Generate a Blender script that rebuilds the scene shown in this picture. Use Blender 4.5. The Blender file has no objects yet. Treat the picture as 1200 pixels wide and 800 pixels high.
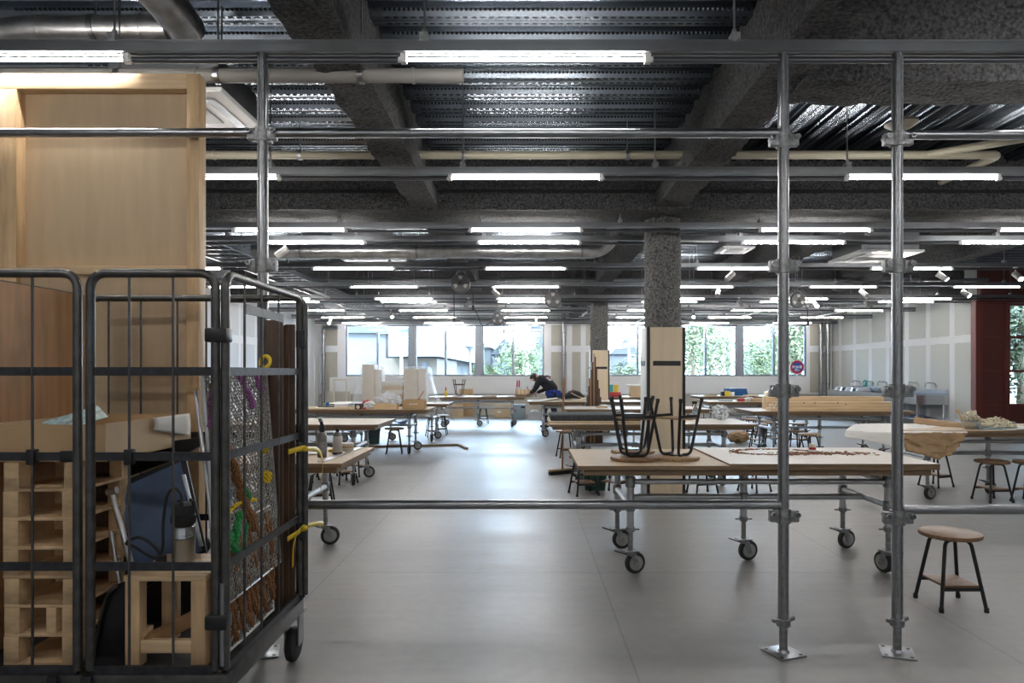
import bpy, bmesh, math, random
from math import sin, cos, pi, radians
from mathutils import Vector, Matrix, noise
random.seed(7)
SC = bpy.context.scene
COL = SC.collection

# ---- camera geometry: 24 mm shift lens, eye at 1.36 m ----
F, VX, VY, EYE = 800.0, 616.0, 436.0, 1.36
def X(px, Y): return (px - VX) * Y / F
def Zh(py, Y): return EYE - (py - VY) * Y / F

cam_d = bpy.data.cameras.new('camera'); cam = bpy.data.objects.new('camera', cam_d); COL.objects.link(cam)
cam.location = (0, 0, EYE); cam.rotation_euler = (radians(90), 0, 0)
cam_d.sensor_width = 36; cam_d.lens = 24; cam_d.shift_x = -16 / 1200; cam_d.shift_y = 36 / 1200
cam_d.clip_start = 0.05; cam_d.clip_end = 400
SC.camera = cam

# ---------------------------------------------------------------- materials
def new_mat(name):
    m = bpy.data.materials.new(name); m.use_nodes = True
    nt = m.node_tree
    return m, nt, nt.nodes['Principled BSDF']

def pmat(name, col, rough=0.5, metal=0.0, ns=0, na=0.0, bs=0, bstr=0.0, stretch=(1, 1, 1), rv=0.0, spec=0.5, detail=4):
    m, nt, b = new_mat(name)
    b.inputs['Base Color'].default_value = (*col, 1)
    b.inputs['Roughness'].default_value = rough
    b.inputs['Metallic'].default_value = metal
    b.inputs['Specular IOR Level'].default_value = spec
    if ns or bs:
        tc = nt.nodes.new('ShaderNodeTexCoord'); mp = nt.nodes.new('ShaderNodeMapping')
        mp.inputs['Scale'].default_value = stretch
        nt.links.new(tc.outputs['Object'], mp.inputs['Vector'])
    if ns:
        n = nt.nodes.new('ShaderNodeTexNoise'); n.inputs['Scale'].default_value = ns; n.inputs['Detail'].default_value = detail
        nt.links.new(mp.outputs[0], n.inputs['Vector'])
        r = nt.nodes.new('ShaderNodeValToRGB')
        r.color_ramp.elements[0].position = 0.3; r.color_ramp.elements[1].position = 0.7
        r.color_ramp.elements[0].color = (*[max(0, c * (1 - na)) for c in col], 1)
        r.color_ramp.elements[1].color = (*[min(1, c * (1 + na)) for c in col], 1)
        nt.links.new(n.outputs['Fac'], r.inputs['Fac']); nt.links.new(r.outputs['Color'], b.inputs['Base Color'])
        if rv:
            mr = nt.nodes.new('ShaderNodeMapRange'); mr.inputs['To Min'].default_value = rough - rv; mr.inputs['To Max'].default_value = rough + rv
            nt.links.new(n.outputs['Fac'], mr.inputs['Value']); nt.links.new(mr.outputs[0], b.inputs['Roughness'])
    if bs:
        n2 = nt.nodes.new('ShaderNodeTexNoise'); n2.inputs['Scale'].default_value = bs; n2.inputs['Detail'].default_value = 3
        nt.links.new(mp.outputs[0], n2.inputs['Vector'])
        bp = nt.nodes.new('ShaderNodeBump'); bp.inputs['Strength'].default_value = bstr; bp.inputs['Distance'].default_value = 0.02
        nt.links.new(n2.outputs['Fac'], bp.inputs['Height']); nt.links.new(bp.outputs[0], b.inputs['Normal'])
    return m

def emat(name, col, strength):
    m = bpy.data.materials.new(name); m.use_nodes = True
    nt = m.node_tree; nt.nodes.clear()
    e = nt.nodes.new('ShaderNodeEmission'); o = nt.nodes.new('ShaderNodeOutputMaterial')
    e.inputs['Color'].default_value = (*col, 1); e.inputs['Strength'].default_value = strength
    nt.links.new(e.outputs[0], o.inputs[0])
    return m

def glass_mat(name, tint=(0.97, 0.99, 1.0)):
    m = bpy.data.materials.new(name); m.use_nodes = True
    nt = m.node_tree; nt.nodes.clear()
    t = nt.nodes.new('ShaderNodeBsdfTransparent'); t.inputs[0].default_value = (*tint, 1)
    g = nt.nodes.new('ShaderNodeBsdfGlossy'); g.inputs['Roughness'].default_value = 0.02
    fr = nt.nodes.new('ShaderNodeFresnel'); fr.inputs[0].default_value = 1.45
    mx = nt.nodes.new('ShaderNodeMixShader'); o = nt.nodes.new('ShaderNodeOutputMaterial')
    nt.links.new(fr.outputs[0], mx.inputs[0]); nt.links.new(t.outputs[0], mx.inputs[1]); nt.links.new(g.outputs[0], mx.inputs[2])
    nt.links.new(mx.outputs[0], o.inputs[0])
    return m

def film_mat(name, col, alpha):
    """thin translucent plastic film"""
    m = bpy.data.materials.new(name); m.use_nodes = True
    nt = m.node_tree; nt.nodes.clear()
    t = nt.nodes.new('ShaderNodeBsdfTransparent')
    p = nt.nodes.new('ShaderNodeBsdfPrincipled'); p.inputs['Base Color'].default_value = (*col, 1); p.inputs['Roughness'].default_value = 0.25
    tr = nt.nodes.new('ShaderNodeBsdfTranslucent'); tr.inputs[0].default_value = (*col, 1)
    m1 = nt.nodes.new('ShaderNodeMixShader'); m1.inputs[0].default_value = 0.4
    mx = nt.nodes.new('ShaderNodeMixShader'); mx.inputs[0].default_value = alpha
    o = nt.nodes.new('ShaderNodeOutputMaterial')
    nt.links.new(p.outputs[0], m1.inputs[1]); nt.links.new(tr.outputs[0], m1.inputs[2])
    nt.links.new(t.outputs[0], mx.inputs[1]); nt.links.new(m1.outputs[0], mx.inputs[2]); nt.links.new(mx.outputs[0], o.inputs[0])
    return m

M = {}
M['galv'] = pmat('galvanised_steel', (0.33, 0.345, 0.365), 0.30, 1.0, ns=18, na=0.10)
M['galv_table'] = pmat('satin_galvanised_tube', (0.50, 0.52, 0.54), 0.42, 0.8, ns=14, na=0.08)
M['galv_rough'] = pmat('galvanised_casting', (0.30, 0.31, 0.32), 0.5, 0.9, ns=40, na=0.3)
M['rail'] = pmat('rail_grey_steel', (0.22, 0.23, 0.245), 0.38, 0.85, ns=6, na=0.1)
M['pipe_dark'] = pmat('dark_conduit', (0.12, 0.125, 0.14), 0.35, 0.7)
M['cage'] = pmat('cage_gunmetal', (0.10, 0.10, 0.10), 0.33, 0.75, ns=20, na=0.25)
M['cage_bar'] = pmat('cage_flat_bar', (0.035, 0.038, 0.045), 0.45, 0.4, ns=30, na=0.3)
M['black'] = pmat('black_paint', (0.012, 0.013, 0.016), 0.35)
M['rubber'] = pmat('black_rubber', (0.02, 0.02, 0.022), 0.6)
M['hub'] = pmat('wheel_hub_grey', (0.35, 0.35, 0.34), 0.5, 0.3)
M['mdf'] = pmat('tan_board', (0.54, 0.42, 0.28), 0.5, ns=9, na=0.10, stretch=(1, 3, 3))
M['mdf_edge'] = pmat('board_edge_brown', (0.22, 0.15, 0.09), 0.6, ns=12, na=0.2, stretch=(1, 1, 12))
M['cream'] = pmat('cream_board', (0.66, 0.60, 0.50), 0.5, ns=7, na=0.06)
M['white_board'] = pmat('pale_board', (0.72, 0.68, 0.62), 0.5, ns=6, na=0.05)
M['oak'] = pmat('stool_wood', (0.24, 0.14, 0.075), 0.4, ns=6, na=0.35, stretch=(2, 14, 14))
M['oak_light'] = pmat('pale_stool_wood', (0.38, 0.25, 0.14), 0.4, ns=6, na=0.3, stretch=(2, 14, 14))
M['ply'] = pmat('birch_plywood', (0.54, 0.405, 0.26), 0.5, ns=3.0, na=0.09, stretch=(5, 5, 0.8))
M['pine'] = pmat('pine_timber', (0.66, 0.46, 0.26), 0.5, ns=5, na=0.16, stretch=(7, 7, 0.9))
M['pine_x'] = pmat('pine_timber_long', (0.72, 0.53, 0.32), 0.5, ns=4, na=0.16, stretch=(0.6, 9, 9))
M['pallet'] = pmat('raw_fir', (0.64, 0.46, 0.27), 0.6, ns=6, na=0.22, stretch=(2, 4, 5))
M['lauan'] = pmat('lauan_plywood', (0.40, 0.225, 0.11), 0.45, ns=3.2, na=0.25, stretch=(6, 6, 0.7))
M['clad'] = pmat('maple_cladding', (0.70, 0.58, 0.42), 0.5, ns=2.5, na=0.06, stretch=(7, 7, 0.6))
M['walnut'] = pmat('dark_brown_stave', (0.085, 0.048, 0.03), 0.5, ns=6, na=0.3, stretch=(9, 9, 0.8))
M['card'] = pmat('cardboard', (0.52, 0.36, 0.20), 0.7, ns=5, na=0.08)
M['card_pale'] = pmat('pale_cardboard', (0.60, 0.46, 0.30), 0.7, ns=5, na=0.08)
M['kraft'] = pmat('kraft_paper', (0.40, 0.26, 0.14), 0.6, ns=5, na=0.15, bs=14, bstr=0.4)
M['paper'] = pmat('white_paper', (0.80, 0.79, 0.76), 0.6, ns=4, na=0.03)
M['white'] = pmat('white_paint', (0.78, 0.79, 0.80), 0.5)
M['wallwhite'] = pmat('wall_white', (0.80, 0.82, 0.85), 0.7, ns=2, na=0.02)
M['taupe'] = pmat('bare_plasterboard', (0.50, 0.48, 0.42), 0.8, ns=3, na=0.04)
M['alu'] = pmat('window_aluminium', (0.27, 0.30, 0.34), 0.4, 0.6)
M['silver'] = pmat('brushed_aluminium', (0.62, 0.63, 0.64), 0.3, 1.0, ns=20, na=0.1)
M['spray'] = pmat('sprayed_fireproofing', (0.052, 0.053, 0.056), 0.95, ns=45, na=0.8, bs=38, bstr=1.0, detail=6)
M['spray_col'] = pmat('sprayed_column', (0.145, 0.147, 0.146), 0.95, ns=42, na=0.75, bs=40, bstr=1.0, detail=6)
M['duct'] = pmat('spiral_duct', (0.52, 0.53, 0.54), 0.36, 1.0, ns=12, na=0.2)
M['pvc'] = pmat('grey_lagged_pipe', (0.19, 0.185, 0.175), 0.6, ns=4, na=0.06)
M['pvc_cream'] = pmat('cream_pipe', (0.30, 0.275, 0.21), 0.5, ns=4, na=0.05)
M['red_wall'] = pmat('maroon_panel', (0.115, 0.034, 0.028), 0.5, ns=8, na=0.06)
M['red_trim'] = pmat('red_trim', (0.16, 0.038, 0.03), 0.45)
M['glass'] = glass_mat('window_glass')
M['blue'] = pmat('blue_board', (0.075, 0.125, 0.24), 0.4, ns=5, na=0.35)
M['blue_plastic'] = pmat('blue_plastic', (0.01, 0.12, 0.38), 0.4)
M['blue_sheet'] = pmat('blue_sheet', (0.05, 0.16, 0.6), 0.5)
M['teal'] = pmat('teal_plastic', (0.03, 0.42, 0.36), 0.3)
M['green'] = pmat('green_yarn', (0.03, 0.30, 0.08), 0.9, bs=120, bstr=1.0)
M['purple'] = pmat('purple_yarn', (0.36, 0.13, 0.33), 0.9, bs=120, bstr=1.0)
M['brown_yarn'] = pmat('brown_yarn', (0.27, 0.125, 0.05), 0.95, bs=120, bstr=1.0)
M['yellow'] = pmat('yellow_strap', (0.75, 0.55, 0.03), 0.5)
M['yellow_yarn'] = pmat('yellow_yarn', (0.75, 0.55, 0.02), 0.9, bs=120, bstr=1.0)
M['red'] = pmat('red_plastic', (0.45, 0.03, 0.03), 0.4)
M['steel'] = pmat('stainless', (0.55, 0.57, 0.60), 0.22, 1.0)
M['tin'] = pmat('canister_grey', (0.19, 0.185, 0.18), 0.35, 0.6)
M['can_white'] = pmat('canister_white', (0.60, 0.57, 0.56), 0.4, 0.2)
M['slab'] = pmat('charcoal_foam', (0.05, 0.055, 0.065), 0.9, ns=90, na=0.6)
M['bluegrey'] = pmat('bluegrey_paint', (0.24, 0.32, 0.36), 0.5)
M['crate'] = pmat('grey_crate', (0.42, 0.45, 0.48), 0.5)
M['cream_bits'] = pmat('cream_bits', (0.78, 0.72, 0.56), 0.8)
M['film'] = film_mat('plastic_film', (0.85, 0.88, 0.92), 0.27)
M['bag'] = film_mat('white_plastic_bag', (0.85, 0.87, 0.90), 0.9)
M['skin'] = pmat('skin', (0.55, 0.33, 0.24), 0.5)
M['hair'] = pmat('black_hair', (0.012, 0.011, 0.012), 0.5, bs=80, bstr=0.6)
M['sweater'] = pmat('black_sweater', (0.012, 0.013, 0.018), 0.85, ns=20, na=0.3)
M['jeans'] = pmat('navy_trousers', (0.015, 0.025, 0.06), 0.85, ns=20, na=0.3)
M['royal'] = pmat('royal_blue_cloth', (0.02, 0.05, 0.30), 0.8, ns=15, na=0.3)
M['bagcloth'] = pmat('black_bag_cloth', (0.01, 0.011, 0.014), 0.55, bs=30, bstr=0.5)
M['broom'] = pmat('broom_pole_wood', (0.36, 0.16, 0.05), 0.5)
M['tube'] = emat('lamp_tube_light', (1.0, 0.965, 0.92), 64.0)
M['spot_lit'] = emat('spot_lens_light', (0.85, 0.92, 1.0), 60.0)
M['leaf'] = pmat('tree_leaves', (0.052, 0.075, 0.022), 0.6, ns=3, na=0.5)
M['leaf2'] = pmat('pale_tree_leaves', (0.070, 0.088, 0.036), 0.6, ns=3, na=0.5)
M['bark'] = pmat('tree_bark', (0.16, 0.11, 0.07), 0.8)
M['house_white'] = pmat('white_render', (0.078, 0.078, 0.077), 0.8)
M['house_beige'] = pmat('beige_render', (0.078, 0.062, 0.045), 0.8)
M['house_grey'] = pmat('grey_cladding', (0.055, 0.058, 0.062), 0.8)
M['roof'] = pmat('dark_roof', (0.035, 0.038, 0.045), 0.7)
M['shade'] = pmat('window_dark', (0.05, 0.06, 0.08), 0.2)
M['concrete'] = pmat('utility_concrete', (0.09, 0.09, 0.09), 0.8)
M['asphalt'] = pmat('yard_ground', (0.07, 0.07, 0.07), 0.9, ns=0.5, na=0.1)
M['cord'] = pmat('black_cord', (0.015, 0.015, 0.017), 0.5)
M['reel'] = pmat('reel_grey', (0.055, 0.055, 0.06), 0.45)
M['mesh_steel'] = pmat('expanded_mesh', (0.34, 0.335, 0.32), 0.45, 0.5, ns=60, na=0.4)
M['sticker_red'] = pmat('sign_red', (0.50, 0.02, 0.06), 0.4)
M['sticker_blue'] = pmat('sign_blue', (0.02, 0.07, 0.36), 0.4)

# ---------------------------------------------------------------- mesh builder
class MB:
    def __init__(self):
        self.bm = bmesh.new(); self.mi = 0
    def _tag(self, geom):
        for f in geom:
            if isinstance(f, bmesh.types.BMFace): f.material_index = self.mi
    def face(self, vs):
        try:
            f = self.bm.faces.new(vs); f.material_index = self.mi; return f
        except ValueError:
            return None
    def poly(self, pts): return self.face([self.bm.verts.new(p) for p in pts])
    def box(self, x0, x1, y0, y1, z0, z1, bev=0, mat=None):
        if x0 > x1: x0, x1 = x1, x0
        if y0 > y1: y0, y1 = y1, y0
        if z0 > z1: z0, z1 = z1, z0
        P = [(x0, y0, z0), (x1, y0, z0), (x1, y1, z0), (x0, y1, z0), (x0, y0, z1), (x1, y0, z1), (x1, y1, z1), (x0, y1, z1)]
        if mat is not None: P = [mat @ Vector(p) for p in P]
        v = [self.bm.verts.new(p) for p in P]
        fs = [self.face([v[i] for i in q]) for q in ((0, 3, 2, 1), (4, 5, 6, 7), (0, 1, 5, 4), (1, 2, 6, 5), (2, 3, 7, 6), (3, 0, 4, 7))]
        if bev:
            es = set(e for f in fs for e in f.edges)
            r = bmesh.ops.bevel(self.bm, geom=list(es), offset=bev, segments=2, profile=0.5, affect='EDGES')
            for f in r['faces']: f.material_index = self.mi
        return self
    def obox(self, c, size, rot=(0, 0, 0), bev=0):
        from mathutils import Euler
        m = Matrix.Translation(c) @ Euler(rot).to_matrix().to_4x4()
        a, b, d = [s / 2 for s in size]
        return self.box(-a, a, -b, b, -d, d, bev, m)
    def bar(self, p0, p1, w, h, up=(0, 0, 1)):
        """rectangular bar between two points, w sideways, h along up"""
        p0, p1 = Vector(p0), Vector(p1); d = (p1 - p0); L = d.length; d.normalize()
        u = Vector(up); s = d.cross(u)
        if s.length < 1e-5: s = d.cross(Vector((1, 0, 0)))
        s.normalize(); u = s.cross(d).normalized()
        m = Matrix((( s.x, d.x, u.x, p0.x), (s.y, d.y, u.y, p0.y), (s.z, d.z, u.z, p0.z), (0, 0, 0, 1)))
        return self.box(-w / 2, w / 2, 0, L, -h / 2, h / 2, 0, m)
    def ring(self, c, u, v, r, n):
        return [self.bm.verts.new(Vector(c) + (u * cos(2 * pi * i / n) + v * sin(2 * pi * i / n)) * r) for i in range(n)]
    def tube(self, pts, r, n=10, caps=True, closed=False, rs=None):
        pts = [Vector(p) for p in pts]
        N = len(pts); rings = []
        prev = None
        for i, p in enumerate(pts):
            if closed: t = pts[(i + 1) % N] - pts[i - 1]
            elif i == 0: t = pts[1] - p
            elif i == N - 1: t = p - pts[i - 1]
            else: t = (pts[i + 1] - p).normalized() + (p - pts[i - 1]).normalized()
            t.normalize()
            if prev is None:
                u = t.cross(Vector((0, 0, 1)))
                if u.length < 1e-4: u = t.cross(Vector((1, 0, 0)))
            else:
                u = prev - t * prev.dot(t)
            u.normalize(); prev = u; w = t.cross(u)
            rings.append(self.ring(p, u, w, rs[i] if rs else r, n))
        for i in range(N - 1 + (1 if closed else 0)):
            a, b = rings[i], rings[(i + 1) % N]
            for k in range(n): self.face([a[k], a[(k + 1) % n], b[(k + 1) % n], b[k]])
        if caps and not closed:
            self.face(rings[0][::-1]); self.face(rings[-1])
        return self
    def cyl(self, p0, p1, r, r2=None, n=16):
        return self.tube([p0, p1], r, n, rs=[r, r if r2 is None else r2])
    def lathe(self, prof, c=(0, 0, 0), n=20, axis='Z', rot=None):
        c = Vector(c); rings = []
        for (r, z) in prof:
            rg = []
            for i in range(n):
                a = 2 * pi * i / n
                if axis == 'Z': p = Vector((r * cos(a), r * sin(a), z))
                elif axis == 'Y': p = Vector((r * cos(a), z, r * sin(a)))
                else: p = Vector((z, r * cos(a), r * sin(a)))
                if rot is not None: p = rot @ p
                rg.append(self.bm.verts.new(c + p))
            rings.append(rg)
        for a, b in zip(rings, rings[1:]):
            for k in range(n): self.face([a[k], a[(k + 1) % n], b[(k + 1) % n], b[k]])
        self.face(rings[0][::-1]); self.face(rings[-1])
        return self
    def prism(self, poly, axis, a, b):
        """extrude a 2-D polygon along axis from a to b; poly is in the other two axes in order"""
        def p3(p, t):
            return {'X': (t, p[0], p[1]), 'Y': (p[0], t, p[1]), 'Z': (p[0], p[1], t)}[axis]
        v0 = [self.bm.verts.new(p3(p, a)) for p in poly]; v1 = [self.bm.verts.new(p3(p, b)) for p in poly]
        n = len(poly)
        self.face(v0[::-1]); self.face(v1)
        for i in range(n): self.face([v0[i], v0[(i + 1) % n], v1[(i + 1) % n], v1[i]])
        return self
    def ball(self, c, r, sub=2, scale=(1, 1, 1), amp=0, freq=5):
        res = bmesh.ops.create_icosphere(self.bm, subdivisions=sub, radius=1)
        for v in res['verts']:
            d = v.co.copy()
            k = 1 + (amp * noise.noise(d * freq + Vector(c) * 3) if amp else 0)
            v.co = Vector((d.x * r * scale[0] * k, d.y * r * scale[1] * k, d.z * r * scale[2] * k)) + Vector(c)
        for v in res['verts']:
            for f in v.link_faces: f.material_index = self.mi
        return self
    def grid(self, fn, nu, nv, close=False):
        V = [[self.bm.verts.new(fn(i / nu, j / nv)) for j in range(nv + 1)] for i in range(nu + 1)]
        for i in range(nu):
            for j in range(nv):
                self.face([V[i][j], V[i + 1][j], V[i + 1][j + 1], V[i][j + 1]])
        return V
    def build(self, name, mat, parent=None, smooth=True, origin=None, solid=0, keep=False):
        me = bpy.data.meshes.new(name)
        bmesh.ops.recalc_face_normals(self.bm, faces=self.bm.faces[:])
        if parent is not None and not keep:
            self.bm.transform(parent.matrix_basis.inverted() if parent.parent is None else (parent.parent.matrix_basis @ parent.matrix_basis).inverted())
        elif parent is None:
            if origin is None:
                xs = [v.co.x for v in self.bm.verts]; ys = [v.co.y for v in self.bm.verts]; zs = [v.co.z for v in self.bm.verts]
                origin = ((min(xs) + max(xs)) / 2, (min(ys) + max(ys)) / 2, min(zs))
            self.bm.transform(Matrix.Translation(-Vector(origin)))
        self.bm.to_mesh(me); self.bm.free()
        for m in (mat if isinstance(mat, (list, tuple)) else [mat]):
            me.materials.append(M[m] if isinstance(m, str) else m)
        if smooth:
            me.polygons.foreach_set('use_smooth', [True] * len(me.polygons))
            me.set_sharp_from_angle(angle=radians(40))
        o = bpy.data.objects.new(name, me); COL.objects.link(o)
        if parent is not None: o.parent = parent
        else: o.location = origin
        if solid:
            s = o.modifiers.new('solid', 'SOLIDIFY'); s.thickness = solid; s.offset = 0
        return o

def tag(o, label=None, cat=None, group=None, kind=None):
    if label: o['label'] = label
    if cat: o['category'] = cat
    if group: o['group'] = group
    if kind: o['kind'] = kind
    return o
def thing(name, label, cat, loc=(0, 0, 0), rz=0, group=None):
    o = bpy.data.objects.new(name, None); COL.objects.link(o); o.empty_display_size = 0.1
    o.location = loc; o.rotation_euler = (0, 0, rz)
    o.matrix_basis = Matrix.Translation(loc) @ Matrix.Rotation(rz, 4, 'Z')
    return tag(o, label, cat, group)
def struct(o, label=None):
    return tag(o, label, None, None, 'structure')
KIDS = {}
def copy_tree(o, loc=None, rz=None, label=None, group=None, rot=None):
    def rec(s, par):
        c = s.copy(); COL.objects.link(c)
        if par is not None: c.parent = par
        for ch in list(s.children): rec(ch, c)
        return c
    r = rec(o, None)
    if loc is not None: r.location = loc
    if rz is not None: r.rotation_euler = (0, 0, rz)
    if rot is not None: r.rotation_euler = rot
    if label: r['label'] = label
    if group: r['group'] = group
    return r
def smooth_path(pts, n=6):
    """Catmull-Rom through the points"""
    P = [Vector(p) for p in pts]; out = []
    for i in range(len(P) - 1):
        p0 = P[max(i - 1, 0)]; p1 = P[i]; p2 = P[i + 1]; p3 = P[min(i + 2, len(P) - 1)]
        for k in range(n):
            t = k / n
            out.append(0.5 * ((2 * p1) + (p2 - p0) * t + (2 * p0 - 5 * p1 + 4 * p2 - p3) * t * t + (3 * p1 - p0 - 3 * p2 + p3) * t ** 3))
    out.append(P[-1]); return out
def rounded(pts, r, n=5):
    """polyline with rounded corners"""
    P = [Vector(p) for p in pts]; out = [P[0]]
    for i in range(1, len(P) - 1):
        a, b, c = P[i - 1], P[i], P[i + 1]
        d1 = (a - b).normalized(); d2 = (c - b).normalized()
        rr = min(r, (a - b).length / 2, (c - b).length / 2)
        s, e = b + d1 * rr, b + d2 * rr
        for k in range(n + 1):
            t = k / n
            out.append((1 - t) ** 2 * s + 2 * t * (1 - t) * b + t * t * e)
    out.append(P[-1]); return out
ORD = ['first', 'second', 'third', 'fourth', 'fifth', 'sixth', 'seventh', 'eighth', 'ninth', 'tenth', 'eleventh', 'twelfth']
# ================================================================ THE ROOM
XL, XR, XE = -6.53, 9.69, 13.5       # left wall, right wall (far part), east end of the near part
Y0, YR, YB = -3.0, 14.5, 21.6         # wall behind the camera, red partition, back wall
ZD = 3.60                             # deck

# floor: vinyl-coated concrete in big sheets with fine joints
m, nt, b = new_mat('floor_sheet')
tc = nt.nodes.new('ShaderNodeTexCoord'); sep = nt.nodes.new('ShaderNodeSeparateXYZ'); nt.links.new(tc.outputs['Object'], sep.inputs[0])
def mth(op, a, bb=None, c=None):
    n = nt.nodes.new('ShaderNodeMath'); n.operation = op
    for i, v in enumerate((a, bb, c)):
        if v is None: continue
        if isinstance(v, (int, float)): n.inputs[i].default_value = v
        else: nt.links.new(v, n.inputs[i])
    return n.outputs[0]
n1 = nt.nodes.new('ShaderNodeTexNoise'); n1.inputs['Scale'].default_value = 0.7; n1.inputs['Detail'].default_value = 6
n2 = nt.nodes.new('ShaderNodeTexNoise'); n2.inputs['Scale'].default_value = 14; n2.inputs['Detail'].default_value = 5
mpf = nt.nodes.new('ShaderNodeMapping'); mpf.inputs['Scale'].default_value = (0.6, 2.0, 1)
nt.links.new(tc.outputs['Object'], mpf.inputs[0]); nt.links.new(mpf.outputs[0], n1.inputs[0]); nt.links.new(tc.outputs['Object'], n2.inputs[0])
fx = mth('FRACT', mth('DIVIDE', mth('ADD', sep.outputs[0], 1.32 + 18.2), 1.82))
fy = mth('FRACT', mth('DIVIDE', mth('ADD', sep.outputs[1], 20 - 3.52), 1.92))
lx = mth('LESS_THAN', mth('ABSOLUTE', mth('SUBTRACT', fx, 0.5)), 0.5 - 0.003)
ly = mth('LESS_THAN', mth('ABSOLUTE', mth('SUBTRACT', fy, 0.5)), 0.5 - 0.003)
line = mth('SUBTRACT', 1.0, mth('MULTIPLY', lx, ly))
val = mth('ADD', mth('MULTIPLY', n1.outputs['Fac'], 0.16), mth('MULTIPLY', n2.outputs['Fac'], 0.06))
val = mth('ADD', val, 0.185)
val = mth('MULTIPLY', val, mth('SUBTRACT', 1.0, mth('MULTIPLY', line, 0.22)))
cc = nt.nodes.new('ShaderNodeCombineColor')
nt.links.new(mth('MULTIPLY', val, 1.0), cc.inputs[0]); nt.links.new(mth('MULTIPLY', val, 1.0), cc.inputs[1]); nt.links.new(mth('MULTIPLY', val, 1.0), cc.inputs[2])
nt.links.new(cc.outputs[0], b.inputs['Base Color'])
nw = nt.nodes.new('ShaderNodeTexNoise'); nw.inputs['Scale'].default_value = 1.2; nw.inputs['Detail'].default_value = 2
mpw = nt.nodes.new('ShaderNodeMapping'); mpw.inputs['Scale'].default_value = (0.5, 3.0, 1); nt.links.new(tc.outputs['Object'], mpw.inputs[0]); nt.links.new(mpw.outputs[0], nw.inputs[0])
bw = nt.nodes.new('ShaderNodeBump'); bw.inputs['Strength'].default_value = 0.35; bw.inputs['Distance'].default_value = 0.02
nt.links.new(nw.outputs['Fac'], bw.inputs['Height']); nt.links.new(bw.outputs[0], b.inputs['Normal'])
rg = mth('ADD', mth('MULTIPLY', n1.outputs['Fac'], 0.25), 0.30); nt.links.new(rg, b.inputs['Roughness'])
b.inputs['Specular IOR Level'].default_value = 0.5
M['floor'] = m
mb = MB(); mb.box(XL - 0.2, XE + 0.2, Y0 - 0.2, YB + 0.2, -0.12, 0.0)
struct(mb.build('floor', 'floor', smooth=False, origin=(0, 0, 0)), 'light grey sheet floor of the workshop')

# ceiling: galvanised corrugated deck
m, nt, b = new_mat('metal_deck')
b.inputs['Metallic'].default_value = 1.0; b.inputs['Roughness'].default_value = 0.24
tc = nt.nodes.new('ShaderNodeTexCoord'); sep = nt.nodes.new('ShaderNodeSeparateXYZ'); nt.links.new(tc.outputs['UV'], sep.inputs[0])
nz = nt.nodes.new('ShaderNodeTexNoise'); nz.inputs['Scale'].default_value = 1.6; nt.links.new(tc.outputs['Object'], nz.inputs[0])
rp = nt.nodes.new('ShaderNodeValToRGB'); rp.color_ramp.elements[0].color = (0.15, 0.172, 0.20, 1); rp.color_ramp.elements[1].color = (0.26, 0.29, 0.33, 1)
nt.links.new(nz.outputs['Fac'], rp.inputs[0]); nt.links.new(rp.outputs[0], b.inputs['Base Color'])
# pressed keys: u = metres along the rib, v = place on the profile (1 on the embossed strips)
u = sep.outputs[0]; v = sep.outputs[1]
s1 = mth('GREATER_THAN', mth('SINE', mth('MULTIPLY', u, 2 * pi / 0.055)), 0.1)
s1 = mth('MULTIPLY', s1, mth('GREATER_THAN', v, 0.5))
bp = nt.nodes.new('ShaderNodeBump'); bp.inputs['Strength'].default_value = 1.0; bp.inputs['Distance'].default_value = 0.02
nt.links.new(s1, bp.inputs['Height']); nt.links.new(bp.outputs[0], b.inputs['Normal'])
M['deck'] = m
def deck(mb, along, a0, a1, c0, c1, pitch=0.30):
    """ribbed sheet: profile repeats across c, ribs run along a"""
    uvl = mb.bm.loops.layers.uv.verify()
    prof = [(0.0, 0.0, 0), (0.03, 0.0, 1), (0.05, 0.0, 0), (0.055, 0.010, 0), (0.075, 0.010, 0), (0.08, 0.0, 1), (0.105, 0.0, 0), (0.12, 0.0, 0), (0.128, 0.030, 1), (0.138, 0.034, 0), (0.150, 0.074, 0), (0.19, 0.075, 1), (0.215, 0.075, 0), (0.26, 0.075, 0), (0.272, 0.040, 1), (0.286, 0.034, 0), (0.30, 0.0, 0)]
    pts = []; c = c0
    while c < c1:
        for q in prof[:-1]:
            if c + q[0] <= c1: pts.append((c + q[0], ZD + q[1], q[2]))
        c += pitch
    pts.append((c1, ZD, 0))
    for p, q in zip(pts, pts[1:]):
        if along == 'X': co = [(a0, p[0], p[1]), (a1, p[0], p[1]), (a1, q[0], q[1]), (a0, q[0], q[1])]
        else: co = [(p[0], a0, p[1]), (p[0], a1, p[1]), (q[0], a1, q[1]), (q[0], a0, q[1])]
        f = mb.poly(co)
        for lp, uu in zip(f.loops, (a0, a1, a1, a0)): lp[uvl].uv = (uu, 1.0 if p[2] else 0.0)
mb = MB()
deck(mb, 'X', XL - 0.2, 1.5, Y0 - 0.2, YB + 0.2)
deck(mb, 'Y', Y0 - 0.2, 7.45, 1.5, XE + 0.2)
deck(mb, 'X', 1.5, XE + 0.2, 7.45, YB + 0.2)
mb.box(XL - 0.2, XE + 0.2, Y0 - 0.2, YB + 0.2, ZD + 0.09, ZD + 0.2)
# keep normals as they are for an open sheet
struct(mb.build('ceiling', 'deck', smooth=False, origin=(0, 0, ZD)), 'ribbed galvanised steel deck ceiling')

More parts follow.
